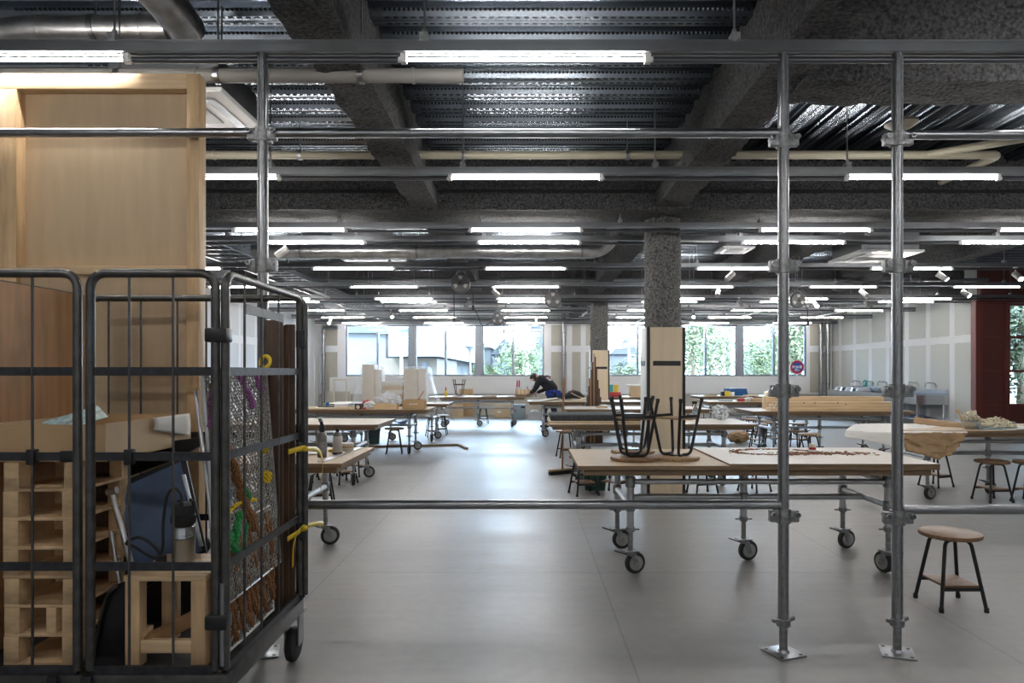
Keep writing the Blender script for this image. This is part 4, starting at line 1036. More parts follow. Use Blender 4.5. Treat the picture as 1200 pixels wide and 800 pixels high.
# ================================================================ WHEELED WORKTABLES
TH = 0.75
def make_table_frame():
    t = thing('worktable', '', 'table', (0, 0, 0))
    lx, ly = .87, .33
    def caster(x, y, rz):
        R = Matrix.Translation((x, y, 0)) @ Matrix.Rotation(rz, 4, 'Z')
        mb = MB()   # swivel fork
        mb.box(-.05, .05, -.04, .04, .150, .158, .002, R); v0 = len(mb.bm.verts)
        mb.lathe([(.030, .128), (.036, .135), (.036, .150)], R @ Vector((0, 0, 0)), 14)
        for s in (-1, 1):
            pl = [(-.012, .135), (.030, .135), (.052, .058), (.038, .045), (.022, .058)]
            v_a = [mb.bm.verts.new(R @ Vector((p[0], s * .026, p[1]))) for p in pl]; v_b = [mb.bm.verts.new(R @ Vector((p[0], s * .030, p[1]))) for p in pl]
            mb.face(v_a); mb.face(v_b[::-1])
            for i in range(5): mb.face([v_a[i], v_b[i], v_b[(i + 1) % 5], v_a[(i + 1) % 5]])
        mb.box(-.02, .035, -.03, .03, .128, .136, 0, R)
        c = mb.build('caster', 'galv_rough', t, smooth=False)
        mb = MB(); rot = Matrix.Rotation(rz, 3, 'Z')
        mb.lathe([(.048, -.018), (.066, -.018), (.073, -.010), (.073, .010), (.066, .018), (.048, .018)], R @ Vector((.035, 0, .073)), 28, 'Y', rot); mb.build('tyre', 'rubber', c)
        mb = MB(); mb.lathe([(.012, -.026), (.03, -.0215), (.050, -.0215), (.050, .0215), (.03, .0215), (.012, .026)], R @ Vector((.035, 0, .073)), 20, 'Y', rot); mb.build('wheel_hub', 'hub', c)
        mb = MB(); mb.bar(R @ Vector((-.02, 0, .13)), R @ Vector((-.115, 0, .165)), .022, .007); mb.build('brake_pedal', 'cage_bar', c, smooth=False)
    def leg(x, y, rz, low):
        mb = MB(); mb.cyl((x, y, .30), (x, y, TH - .065), .0245, n=16); l = mb.build('leg', 'galv_table', t)
        mb = MB(); mb.cyl((x, y, .15), (x, y, .32), .017, n=12); mb.build('jack_stem', 'galv_rough', l)
        mb = MB(); mb.lathe([(.025, .285), (.030, .29), (.030, .315), (.025, .32)], (x, y, 0), 14); mb.bar((x - .06, y, .30), (x + .06, y, .30), .012, .010); mb.build('jack_handle', 'galv_rough', l)
        mb = MB(); mb.lathe([(.029, .585), (.033, .59), (.033, .655), (.029, .66)], (x, y, 0), 14); mb.build('tee_clamp', 'galv_rough', l)
        mb = MB(); mb.lathe([(.029, low - .035), (.033, low - .03), (.033, low + .03), (.029, low + .035)], (x, y, 0), 14); mb.build('tee_clamp', 'galv_rough', l)
        caster(x, y, rz)
    leg(-lx, -ly, .35, .46); leg(-lx, ly, .1, .46); leg(lx, -ly, 1.9, .46); leg(lx, ly, .3, .46); leg(0, 0, .25, .46)
    for y in (-ly, ly):
        mb = MB(); mb.cyl((-lx + .03, y, .622), (lx - .03, y, .622), .0185, n=14); mb.build('upper_rail', 'galv_table', t)
    for x in (-lx, lx):
        mb = MB(); mb.cyl((x, -ly + .03, .46), (x, ly - .03, .46), .0215, n=14); mb.build('side_rail', 'galv_table', t)
        mb = MB(); mb.cyl((x, -ly + .03, .622), (x, ly - .03, .622), .0185, n=14); mb.build('side_rail', 'galv_table', t)
    mb = MB(); mb.cyl((-lx, 0, .46), (lx, 0, .46), .0215, n=14); mb.build('middle_rail', 'galv_table', t)
    return t
proto_table = make_table_frame()
used = [False]
def table(cx, cy, label, top='mdf', w=2.42, d=1.0, th=.028, dx=0, top2=True, rz=0):
    if not used[0]: o = proto_table; used[0] = True
    else: o = copy_tree(proto_table)
    base = Matrix.Translation((cx, cy, 0)) @ Matrix.Rotation(rz, 4, 'Z')
    o.location = (0, 0, 0); o['label'] = label
    if o is not proto_table or True:
        mb = MB(); mb.box(dx - w / 2, dx + w / 2, -d / 2, d / 2, TH - th, TH, .0015); mb.mi = 1
        for f in mb.bm.faces: f.material_index = 0 if abs(f.normal.z) > .5 else 1
        mb.bm.normal_update()
        for f in mb.bm.faces: f.material_index = 0 if f.normal.z > .5 else 1
        EXTRA.append((mb, 'tabletop', [top, 'mdf_edge'], o))
        mb = MB(); mb.box(dx - w / 2 + .04, dx + w / 2 - .04, -d / 2 + .03, d / 2 - .03, TH - .068, TH - th)
        EXTRA.append((mb, 'top_batten', 'mdf_edge', o))
    TABLES.append((o, base))
    return o
EXTRA, TABLES = [], []
T = {}
T[1] = table(1.577, 4.94, 'near wheeled worktable with three upturned stools on it', 'mdf', 2.36, .98, dx=-.055)
T[2] = table(1.50, 8.50, 'wheeled worktable right behind the near column, dark slab on its left', 'white_board', 2.44, 1.0)
T[3] = table(1.86, 11.75, 'pale wheeled worktable before the stepped brown timber stack', 'white_board', 2.42, 1.0)
T[4] = table(1.25, 14.65, 'wheeled worktable with the black bag, in front of the bending person', 'cream', 2.42, 1.0)
T[5] = table(-1.20, 17.25, 'far wheeled worktable under the windows, tool block at its right end', 'cream', 2.42, 1.0)
T[6] = table(-2.45, 5.06, 'wheeled worktable beside the roll cage, carrying two canisters', 'mdf', 2.44, 1.0)
T[7] = table(-2.93, 8.5, 'pale bare-topped wheeled worktable at left, behind the two canisters', 'cream', 2.42, 1.1)
T[8] = table(-2.80, 11.65, 'wheeled worktable at left with a cardboard box and white bag', 'mdf', 2.42, 1.0)
T[9] = table(-2.70, 13.65, 'white wheeled worktable at left holding the plastic-wrapped blocks', 'white_board', 2.42, 1.0)
T[10] = table(5.16, 7.62, 'wheeled worktable at right with a steel bowl', 'mdf', 2.42, 1.0)
T[11] = table(4.80, 11.15, 'wheeled worktable stacked with long pine beams', 'mdf', 2.5, 1.0)
T[12] = table(4.98, 14.55, 'cluttered wheeled worktable behind the pine beams', 'cream', 2.42, 1.0)
T[13] = table(5.60, 17.8, 'farthest right wheeled worktable with a blue tool case', 'white_board', 2.42, 1.0)
T[14] = table(2.9, 17.2, 'far wheeled worktable between the two columns with a brown carton', 'cream', 2.0, 1.0)
for mb, nm, mt, o in EXTRA: mb.build(nm, mt, o, smooth=False, keep=True)
for o, base in TABLES:
    o.location = base.to_translation()
def TP(k): return T[k].location

# ================================================================ STOOLS
def make_stool():
    t = thing('stool', '', 'stool', (0, 0, 0)); h = .43
    mb = MB(); mb.lathe([(.155, h - .026), (.163, h - .022), (.165, h - .012), (.163, h - .003), (.157, h)], (0, 0, 0), 36); mb.build('seat', 'oak', t)
    f, k = .128, .060
    for sx in (-1, 1):
        for sy in (-1, 1):
            P = rounded([(sx * f, sy * f, .012), (sx * (k + .012), sy * (k + .012), h - .036), (0, sy * k * .9, h - .036)], .07, 6)
            mb = MB(); mb.tube(P, .0105, 10); l = mb.build('leg', 'black', t)
            mb = MB(); mb.lathe([(.0125, 0), (.0135, .004), (.0125, .028)], (sx * f, sy * f, 0), 10); mb.build('foot_cap', 'rubber', l)
    z = .125; q = .128 - (.128 - .072) * z / .394
    for sy in (-1, 1):
        mb = MB(); mb.bar((-q, sy * q, z), (q, sy * q, z), .012, .018); mb.build('stretcher', 'black', t, smooth=False)
    mb = MB(); mb.box(-q + .012, q - .012, -q * .98, q * .98, z + .009, z + .022, .002); mb.build('foot_board', 'oak', t)
    mb = MB(); mb.lathe([(.05, h - .034), (.05, h - .026)], (0, 0, 0), 16); mb.build('seat_plate', 'black', t)
    return t
proto_stool = None
def stool(x, y, label, rz=0, z=0, up=False, group=None, seat=None):
    global proto_stool
    if proto_stool is None: proto_stool = make_stool(); o = proto_stool; o['label'] = label
    else: o = copy_tree(proto_stool, label=label)
    if 'group' in o: del o['group']
    if group: o['group'] = group
    o.location = (x, y, z + .43 if up else z); o.rotation_euler = (pi if up else 0, 0, rz)
    if seat:
        for c in o.children:
            if c.name.startswith('seat') and 'plate' not in c.name or c.name.startswith('foot_board'):
                c.data = c.data.copy(); c.data.materials[0] = M[seat]
    return o
stool(2.48, 3.99, 'round wooden stool standing alone beside the right scaffold pole', 0)
stool(.755, 4.76, 'upturned stool nearest the front edge of the near worktable, left one', .15, TH, True)
stool(.81, 5.16, 'upturned stool standing behind the other two on the near worktable', 1.2, TH, True, seat='oak_light')
stool(1.055, 4.80, 'upturned pale stool on the right of the three on the near worktable', .75, TH, True, seat='oak_light')
stool(X(1153, 7.35), 7.22, 'round stool standing in front of the steel bowl table', .1)
stool(X(1204, 7.2), 7.15, 'stool cut by the right edge, beside the bowl table', .5)
stool(X(1088, 8.3), 8.15, 'stool half hidden below the brown paper sheet', .4)
stool(X(684, 7.62), 7.62, 'stool tucked before the dark slab table, left of the column', .3)
stool(X(718, 7.66), 7.66, 'stool tucked between the column and the left slab table stool', .9)
stool(X(823, 7.62), 7.62, 'stool seen below the near worktable, right of the column', .2)
stool(X(884, 7.8), 7.80, 'stool seen below the near worktable, left of the scaffold pole pair', .6)
stool(X(663, 11.0), 10.95, 'stool standing behind the broom pole near the dark slab', .2)
stool(X(464, 11.6), 11.45, 'stool at the right end of the cardboard box table', .15)
stool(X(376, 6.95), 6.95, 'stool behind the canister table, next to the roll cage', .2)
for k, (px, Y) in enumerate(((358, 8.5), (382, 9.0), (402, 8.4), (418, 9.0))):
    stool(X(px, Y), Y, 'dark-legged stool under the pale bare-topped table at left', .4 * k, group='stools under the pale left table')
for k, (px, Y) in enumerate(((517, 14.9), (507, 14.42))):
    stool(X(px, Y), Y, 'stool at the right end of the white-topped left table, %s' % ('farther one' if k == 0 else 'nearer one'), .3 * k)
stool(X(566, 18.1), 18.2, 'stool behind the far worktable under the windows', .2)
stool(X(538, 17.2), 17.2, 'upturned stool on the far worktable under the windows', .3, TH, True)
for k, (px, Y) in enumerate(((880, 13.65), (896, 13.2), (906, 13.85), (888, 12.4), (903, 12.75), (884, 14.25))):
    stool(X(px, Y), Y, 'dark-legged stool in the crowd beyond the near column, before the cluttered table', .37 * k, group='crowded stools before the cluttered right table')
stool(X(947, 10.45), 10.4, 'stool with tan seat in front of the pine beam table', .3, seat='oak_light')
stool(X(932, 10.9), 10.95, 'stool under the left part of the pine beam table', .8)
stool(X(938, 12.4), 12.5, 'stool behind the left leg of the pine beam table', .5)

# ================================================================ THINGS ON THE TABLES
def put(mb, name, mat, label, cat, group=None, smooth=True, solid=0):
    return tag(mb.build(name, mat, smooth=smooth, solid=solid), label, cat, group)
# --- table 1
fy0, fy1 = 4.455, 5.42
mb = MB(); mb.box(1.33, 2.70, fy0 - .01, fy1 - .01, TH + .0005, TH + .013, .001)
for f in mb.bm.faces: f.material_index = 0
mb.bm.normal_update()
for f in mb.bm.faces: f.material_index = 0 if f.normal.z > .5 else 1
o = put(mb, 'board', ['white_board', 'mdf_edge'], 'pale board laid over the right half of the near worktable', 'board', smooth=False)
# stain drawn on it: brown oval and reddish shavings, flat on the board
zt1 = TH + .0135
t = thing('wood_shavings', 'brown shavings scattered in an oval on the pale board', 'shavings', (2.0, 5.0, zt1)); t['kind'] = 'stuff'
mb = MB()
rnd = random.Random(3)
for k in range(520):
    a = rnd.uniform(0, 2 * pi)
    if rnd.random() < .55: x, y = 1.86 + .30 * cos(a) + rnd.gauss(0, .018), 5.10 + .18 * sin(a) + rnd.gauss(0, .014)
    else: x, y = 2.17 + rnd.gauss(0, .17), 5.0 + rnd.gauss(0, .045)
    s = rnd.uniform(.006, .016); r = rnd.uniform(0, pi)
    mb.mi = 0 if rnd.random() < .8 else 1
    mb.obox((x, y, zt1 + .003), (s * 1.6, s, .004), (rnd.uniform(-.3, .3), 0, r))
for f in mb.bm.faces: pass
mb.build('shaving_flakes', [pmat('shaving_brown', (.30, .17, .09), .8), pmat('shaving_red', (.30, .07, .07), .8)], t, smooth=False)
x, y = X(952, 5.03), 5.03
t = thing('glue_pot', 'small red and white pot standing among the shavings', 'pot', (x, y, zt1))
mb = MB(); mb.lathe([(.024, 0), (.026, .003), (.026, .042), (.022, .046)], (x, y, zt1), 18); mb.build('pot', 'red', t)
mb = MB(); mb.lathe([(.0265, .012), (.0268, .014), (.0268, .026), (.0265, .028)], (x, y, zt1), 18); mb.build('paper_label', 'paper', t)
mb = MB(); mb.lathe([(.024, .046), (.024, .068), (.02, .071)], (x, y, zt1), 18); mb.build('lid', 'cream', t)
mb = MB(); mb.tube(smooth_path([(X(928, 4.35), 4.42, .82), (X(927, 4.35), 4.40, .77), (X(927.5, 4.35), 4.41, .66), (X(926, 4.35), 4.425, .655)], 5), .0035, 6); put(mb, 'hanging_wire_hook', 'galv_rough', 'thin wire hook hanging over the near worktable edge by the left pole of the pair', 'hook')

# --- table 2: dark slab left, textured lump, spray bottle
yb = 8.0
mb = MB(); mb.box(X(644, 8.05), X(754, 8.05), 8.06, 8.86, TH + .0005, TH + .03, .002); put(mb, 'board', ['mdf'], 'brown board under the charcoal slab', 'board')
mb = MB(); mb.box(X(645.5, 8.1), X(752, 8.1), 8.12, 8.80, TH + .031, TH + .10, .006); put(mb, 'foam_slab', 'slab', 'charcoal foam slab on the table left of the near column', 'slab')
x, y = X(844, 8.75), 8.75
mb = MB(); mb.ball((x, y, TH + .095), .10, 4, (1.0, .8, .95), .35, 3.5); put(mb, 'paper_lump', pmat('crumpled_grey_paper', (.55, .60, .64), .6, ns=25, na=.6, bs=18, bstr=1.0), 'crumpled grey-white wrapped lump on the table right of the column', 'lump')
x, y = X(815, 8.85), 8.85
t = thing('spray_bottle', 'dark spray bottle with pale blue label, right of the near column', 'bottle', (x, y, TH))
mb = MB(); mb.lathe([(.035, 0), (.04, .008), (.04, .11), (.03, .15), (.014, .17), (.013, .20)], (x, y, TH), 18); mb.build('bottle_body', 'tin', t)
mb = MB(); mb.lathe([(.0405, .03), (.041, .035), (.041, .10), (.0405, .105)], (x, y, TH), 18); mb.build('label_band', 'bluegrey', t)
mb = MB(); mb.box(x - .045, x + .02, y - .012, y + .012, TH + .20, TH + .235, .005); mb.bar((x - .03, y, TH + .205), (x - .04, y, TH + .16), .012, .01); mb.build('trigger_head', 'black', t)
for k, (dx, lab) in enumerate(((806, 'tan folded cloth beside the dark spray bottle'),)):
    mb = MB(); mb.ball((X(dx, 8.75), 8.70, TH + .02), .06, 3, (1.2, .8, .33), .3, 4); put(mb, 'cloth', 'card_pale', lab, 'cloth')

# --- table 3: brown block, papers; stepped timber stack behind
x, y = X(704, 11.9), 11.75
mb = MB(); mb.box(x - .1, x + .09, y - .1, y + .1, TH + .0005, TH + .022, .002); put(mb, 'board', 'card', 'small brown board on the pale table before the timber stack', 'board')
mb = MB(); mb.grid(lambda u, v: Vector((X(706, 11.6) + .25 * u, 11.95 + .25 * v, TH + .024 + .012 * sin(u * 5) * v)), 6, 6); put(mb, 'paper_sheet', 'paper', 'white paper on the pale table before the timber stack', 'paper', solid=.002)
ST = thing('stepped_tower', 'stepped pyramid of dark brown upright staves before the far column', 'timber tower', (X(694.5, 13.0), 13.0, 0))
hs = [.62, .80, .94, 1.08, 1.24, 1.42, 1.70, 1.58, 1.40, 1.22, 1.04, .84, .68, .56]
hs = [1.36 - (v - 436) * 13 / 800 for v in (472, 463, 452, 443, 433, 424, 414.5, 418, 431, 445, 455, 465, 473)]
n = len(hs)
for k, hz in enumerate(hs):
    x0 = X(686 + 20 * k / n, 13.0); x1 = X(686 + 20 * (k + 1) / n, 13.0) - .002
    mb = MB(); mb.box(x0, x1, 12.95 + .012 * (k % 2), 13.15, 0, hz, .001); mb.build('stave', 'lauan' if k in (6,) else 'walnut', ST)
mb = MB(); mb.box(X(691.5, 12.93), X(693, 12.93), 12.925, 12.945, 0, 1.25); mb.build('stave', 'lauan', ST)
# --- table 4: papers, bag, bamboo
x, y = X(645, 14.9), 14.8
rr = random.Random(5)
def sheet(cx, cy, w, d, rz, z, name, mat, label, cat, curl=.012):
    c, s = cos(rz), sin(rz)
    mb = MB(); ph = rr.uniform(0, 6)
    mb.grid(lambda u, v: Vector((cx + ((u - .5) * w) * c - ((v - .5) * d) * s, cy + ((u - .5) * w) * s + ((v - .5) * d) * c, z + curl * (sin(u * 4 + ph) * .5 + .5) * abs(v - .5) * 2)), 8, 8)
    return put(mb, name, mat, label, cat, solid=.002)
sheet(.42, 14.75, .62, .45, .15, TH + .004, 'paper_sheet', 'cream', 'large buff paper sheet in front of the bending person', 'paper', .05)
sheet(.85, 14.72, .5, .4, -.3, TH + .012, 'paper_sheet', 'white_board', 'pale paper sheet beside the black bag', 'paper', .03)
bx, by = X(674, 15.0), 14.95
t = thing('backpack', 'black bag slumped on the table behind the broom pole', 'bag', (bx, by, TH))
def bagfn(d): pass
mb = MB(); mb.ball((bx - .02, by, TH + .10), .12, 4, (1.75, 1.1, .85), .30, 2.2)
for v in mb.bm.verts:
    if v.co.z < TH + .002: v.co.z = TH + .002
    v.co.z -= max(0, (v.co.x - bx)) * .28 * (v.co.z - TH) / .2
mb.build('bag_body', 'bagcloth', t)
mb = MB(); mb.tube(smooth_path([(bx - .1, by - .12, TH + .16), (bx + .02, by - .15, TH + .10), (bx + .14, by - .13, TH + .05), (bx + .2, by - .1, TH + .02)], 5), .012, 6); mb.build('pale_strap', 'card_pale', t)
mb = MB(); mb.tube(smooth_path([(bx - .10, by, TH + .19), (bx - .06, by, TH + .225), (bx - .02, by, TH + .19)], 5), .01, 6); mb.build('carry_loop', 'red', t)
mb = MB(); mb.cyl((X(648, 14.3), 14.30, .70), (X(690, 14.7), 14.75, .79), .030, .028, n=14); put(mb, 'bamboo_pole', 'cream', 'pale bamboo pole sticking out over the edge of the black bag table', 'pole')
# --- table 5: tool block, bottle, papers
x, y = X(610, 17.0), 17.0
t = thing('tool_block', 'wooden tool block on the far worktable, left of the bending person', 'tool block', (x, y, TH))
x0 = X(604, 17.0)
for k in range(4):
    mb = MB(); mb.box(x0 + k * .098, x0 + k * .098 + .086, y - .06, y + .06, TH + .06, TH + .19, .004); mb.build('block', 'pallet' if k % 2 else 'pine', t)
mb = MB(); mb.box(x0 - .01, x0 + .39, y - .07, y + .07, TH, TH + .06, .003); mb.build('base', 'mdf_edge', t)
for k, (dx, c) in enumerate(((.04, 'red'), (.09, 'red'), (.30, 'red'))):
    h = .36 if k < 2 else .2
    tt = thing('hand_tool', ['red-handled tool standing leftmost in the tool block', 'second red-handled tool standing in the tool block', 'short red-handled tool at the right of the tool block'][k], 'tool', (x0 + dx, y, TH + .19))
    mb = MB(); mb.cyl((x0 + dx, y, TH + .191), (x0 + dx, y, TH + .25), .012, n=8); mb.build('shank', 'steel', tt)
    mb = MB(); mb.cyl((x0 + dx, y, TH + .25), (x0 + dx + .01, y, TH + .05 + h), .02, .016, n=10); mb.build('handle', 'red', tt)
for k in range(2):
    xx = x0 + .42 + k * .09
    t = thing('bar_clamp', 'thin steel clamp standing right of the tool block, %s one' % ('left' if k == 0 else 'right'), 'clamp', (xx, y, TH))
    mb = MB(); mb.tube(rounded([(xx, y, TH + .01), (xx, y, TH + .26), (xx + .06, y, TH + .26), (xx + .06, y, TH + .2)], .02), .008, 6); mb.build('bar', 'steel', t)
    mb = MB(); mb.box(xx - .03, xx + .04, y - .04, y + .04, TH, TH + .012, .002); mb.build('foot', 'galv_rough', t)
x, y = X(522.5, 17.1), 17.1
t = thing('glue_bottle', 'red and yellow bottle at the left end of the far worktable', 'bottle', (x, y, TH))
mb = MB(); mb.lathe([(.03, 0), (.034, .01), (.034, .12), (.02, .15)], (x, y, TH), 14); mb.build('bottle_body', 'yellow', t)
mb = MB(); mb.lathe([(.02, .15), (.02, .20), (.006, .25)], (x, y, TH), 12); mb.build('cap', 'red', t)
sheet(X(532, 17), 16.95, .3, .25, .2, TH + .004, 'paper_sheet', 'card', 'brown card lying under the upturned stool of the far worktable', 'paper')
sheet(X(573, 17), 16.95, .42, .3, -.1, TH + .004, 'paper_sheet', 'card_pale', 'tan paper lying in the middle of the far worktable', 'paper', .03)
sheet(X(595, 17), 16.9, .4, .3, .2, TH + .004, 'paper_sheet', 'paper', 'white paper lying before the tool block', 'paper', .02)
# --- table 6: two canisters, tape, straightedge
x, y = X(377.5, 4.90), 4.90
t = thing('gas_torch', 'grey gas canister with black torch head, left of the two canisters', 'canister', (x, y, TH))
mb = MB(); mb.lathe([(.031, 0), (.0335, .004), (.0335, .155), (.026, .175), (.018, .182)], (x, y, TH), 24); mb.build('canister_body', 'tin', t)
mb = MB(); mb.lathe([(.018, .182), (.022, .19), (.022, .225), (.014, .235)], (x, y, TH), 14); mb.cyl((x, y, TH + .225), (x - .008, y - .01, TH + .27), .013, .011, n=10); mb.build('torch_head', 'black', t)
mb = MB(); mb.cyl((x - .006, y - .008, TH + .258), (x - .012, y - .016, TH + .282), .015, .013, n=12); mb.build('burner_ring', 'galv', t)
mb = MB(); mb.lathe([(.0338, .03), (.0339, .032), (.0339, .11), (.0338, .112)], (x, y, TH), 24); mb.build('label_band', 'galv_rough', t)
x, y = X(395.5, 5.08), 5.08
t = thing('canister', 'white-labelled canister with cone top, right of the two canisters', 'canister', (x, y, TH))
mb = MB(); mb.lathe([(.032, 0), (.035, .004), (.035, .13), (.033, .135)], (x, y, TH), 24); mb.build('canister_body', 'can_white', t)
mb = MB(); mb.lathe([(.033, .135), (.026, .155), (.014, .168)], (x, y, TH), 20); mb.build('cone_top', 'tin', t)
mb = MB(); mb.lathe([(.013, .168), (.014, .172), (.014, .186), (.01, .19)], (x, y, TH), 14); mb.build('cap', 'black', t)
mb = MB(); mb.lathe([(.0355, .0), (.0358, .004), (.0358, .014), (.0355, .016)], (x, y, TH), 24); mb.build('bottom_rim', 'rubber', t)
x, y = X(407, 5.3), 5.32
for k in range(3):
    mb = MB(); mb.lathe([(.022, 0), (.045, 0), (.045, .018), (.022, .018)], (x, y, TH + .001 + k * .02), 22); put(mb, 'tape_roll', 'card_pale' if k == 1 else 'white_board', 'flat tape roll right of the canisters, %s of its stack' % ('bottom', 'middle', 'top')[k], 'tape')
mb = MB(); mb.bar((X(401, 4.56) - .16, 4.62, TH + .004), (X(431, 5.5) - .06, 5.5, TH + .004), .05, .006); put(mb, 'straightedge', 'silver', 'long metal straightedge along the right end of the canister table', 'ruler', smooth=False)
sheet(X(362, 5.1), 5.1, .25, .2, .2, TH + .003, 'paper_sheet', 'paper', 'small white paper beside the gas torch canister', 'paper', .008)
mb = MB(); mb.bar((X(352, 5.4), 5.4, TH + .008), (X(382, 5.4), 5.42, TH + .008), .03, .014); put(mb, 'chisel', 'black', 'black-handled tool lying behind the gas torch canister', 'tool')
mb = MB(); mb.ball((X(387, 5.2), 5.22, TH + .012), .02, 2, (1.2, 1, .6)); put(mb, 'cap', 'yellow', 'small yellow cap lying between the canisters', 'cap')
# --- table 8
x, y = X(484, 11.25), 11.42
t = thing('cardboard_box', 'open cardboard box with pale lettering strip and a stick inside', 'box', (x, y, TH))
bw, bd, bh = .36, .26, .155
for a in ((x - bw / 2, x + bw / 2, y - bd / 2, y + bd / 2, TH, TH + .006), (x - bw / 2, x + bw / 2, y - bd / 2, y - bd / 2 + .006, TH, TH + bh), (x - bw / 2, x + bw / 2, y + bd / 2 - .006, y + bd / 2, TH, TH + bh), (x - bw / 2, x - bw / 2 + .006, y - bd / 2, y + bd / 2, TH, TH + bh), (x + bw / 2 - .006, x + bw / 2, y - bd / 2, y + bd / 2, TH, TH + bh)):
    mb = MB(); mb.box(*a); mb.build('box_side', 'card', t, smooth=False)
mb = MB()
for k in range(6): mb.box(x - .07 + k * .024, x - .052 + k * .024, y - bd / 2 - .0012, y - bd / 2, TH + .075, TH + .092)
mb.build('lettering', 'paper', t, smooth=False)
mb = MB(); mb.bar((x - .03, y, TH + .02), (x + .16, y, TH + .30), .03, .018); put(mb, 'stick', 'broom', 'brown stick poking out of the cardboard box', 'stick', smooth=False)
mb = MB(); mb.ball((x + .06, y + .02, TH + .10), .09, 3, (1.3, .9, .6), .3, 4); put(mb, 'cloth', 'bagcloth', 'dark cloth stuffed in the cardboard box', 'cloth')
x, y = X(456, 11.9), 11.85
mb = MB(); mb.ball((x, y, TH + .12), .17, 4, (1.2, .9, .75), .5, 3)
for v in mb.bm.verts: v.co.z = max(v.co.z, TH + .002)
put(mb, 'plastic_bag', 'bag', 'crumpled white plastic bag behind the cardboard box', 'bag')
x, y = X(434, 11.6), 11.6
mb = MB(); mb.ball((x, y, TH + .05), .10, 3, (1.1, .8, .7), .5, 3)
for v in mb.bm.verts: v.co.z = max(v.co.z, TH + .002)
put(mb, 'plastic_bag', 'bag', 'smaller white plastic bag left of the wooden tray', 'bag')
x, y = X(453, 11.4), 11.38
t = thing('wooden_tray', 'shallow wooden box left of the cardboard box', 'box', (x, y, TH))
for k, a in enumerate(((x - .19, x + .19, y - .1, y + .1, TH, TH + .012), (x - .19, x + .19, y - .1, y - .088, TH + .012, TH + .075), (x - .19, x + .19, y + .088, y + .1, TH + .012, TH + .075), (x - .19, x - .178, y - .088, y + .088, TH + .012, TH + .075), (x + .178, x + .19, y - .088, y + .088, TH + .012, TH + .075))):
    mb = MB(); mb.box(*a); mb.build('tray_side', 'pine_x', t, smooth=False)
mb = MB(); mb.obox((x + .02, y, TH + .085), (.4, .12, .015), (0, .1, .1)); put(mb, 'board', 'card_pale', 'thin tan board lying across the shallow wooden box', 'board')
x, y = X(420, 11.25), 11.25
t = thing('tape_measure', 'black and red tape measure left of the small white bag', 'tape measure', (x, y, TH))
mb = MB(); mb.box(x - .055, x + .055, y - .03, y + .03, TH, TH + .075, .012); mb.build('case', 'rubber', t)
mb = MB(); mb.lathe([(.03, -.033), (.03, -.03)], (x, y, TH + .038), 16, 'Y'); mb.build('side_disc', 'cream', t)
mb = MB(); mb.box(x + .055, x + .12, y - .02, y + .02, TH, TH + .03, .008); mb.build('handle', 'red', t)
mb = MB(); mb.ball((X(431, 12), 11.95, TH + .06), .07, 3, (1.2, .8, .9), .4, 3); put(mb, 'cloth', 'red', 'red cloth behind the small white plastic bag', 'cloth')
rr2 = random.Random(11)
CL = [('dark flat panel lying at the far left of the box table', 392, 12.0, .50, .3, .022, 'tin'), ('long tan board lying along the front of the box table', 385, 11.25, .75, .12, .018, 'mdf'), ('tan board lying behind the tape measure', 408, 11.5, .34, .14, .024, 'pine_x'), ('grey tray of parts at left of the box table', 405, 11.85, .30, .22, .05, 'crate'), ('dark tool case lying behind the tape measure', 418, 12.0, .26, .18, .06, 'bagcloth'), ('small blue block at left of the box table', 384, 11.9, .05, .05, .085, 'blue_plastic'), ('white flat carton on the box table', 400, 11.7, .2, .15, .07, 'white')]
for lab, px, Y, w, d, h, mt in CL:
    x = X(px, Y); mb = MB(); mb.box(x - w / 2, x + w / 2, Y - d / 2, Y + d / 2, TH + .0005, TH + h, .003); put(mb, {'tin': 'panel', 'mdf': 'board', 'pine_x': 'board', 'crate': 'parts_tray', 'bagcloth': 'tool_case', 'blue_plastic': 'block', 'white': 'carton'}[mt], mt, lab, {'tin': 'panel', 'mdf': 'board', 'pine_x': 'board', 'crate': 'tray', 'bagcloth': 'tool case', 'blue_plastic': 'block', 'white': 'carton'}[mt])
# --- table 9: two pale blocks of drawers under plastic film
def wrapped(px0, px1, py0, lab, k):
    Y = 13.75; x0, x1, zt = X(px0, Y), X(px1, Y), Zh(py0, Y)
    t = thing('wrapped_cabinet', lab, 'cabinet', ((x0 + x1) / 2, Y, TH))
    w = (x1 - x0)
    mb = MB(); mb.box(x0, x0 + w * .62, Y - .18, Y + .18, TH, zt, .004); mb.build('panel_block', 'cream', t)
    mb = MB(); mb.box(x0 + w * .64, x1, Y - .16, Y + .18, TH, zt - (.10 if k == 0 else -.0), .004); mb.build('panel_block', 'white_board', t)
    return t
wrapped(427, 449, 427, 'left pale panel block under clear plastic film at left', 0)
wrapped(475, 500, 432, 'right pale panel block under clear plastic film at left', 1)
x0, x1 = X(450, 13.8), X(473, 13.8)
for k in range(5):
    mb = MB(); mb.box(x0, x1, 13.65, 13.95, TH + k * .085 + .001, TH + k * .085 + .083, .006); put(mb, 'tray', 'card_pale' if k % 2 else 'white_board', 'pale tray between the plastic-wrapped blocks, %s from the bottom' % ORD[k], 'tray', 'trays between the wrapped blocks')
t = thing('plastic_film', 'clear plastic film draped over the pale blocks at left', 'plastic film', (X(462, 13.7), 13.7, TH))
prof = [(413, 470), (418, 452), (424, 428), (438, 424), (449, 432), (452, 438), (472, 445), (475, 431), (488, 430), (501, 431), (506, 455), (512, 471)]
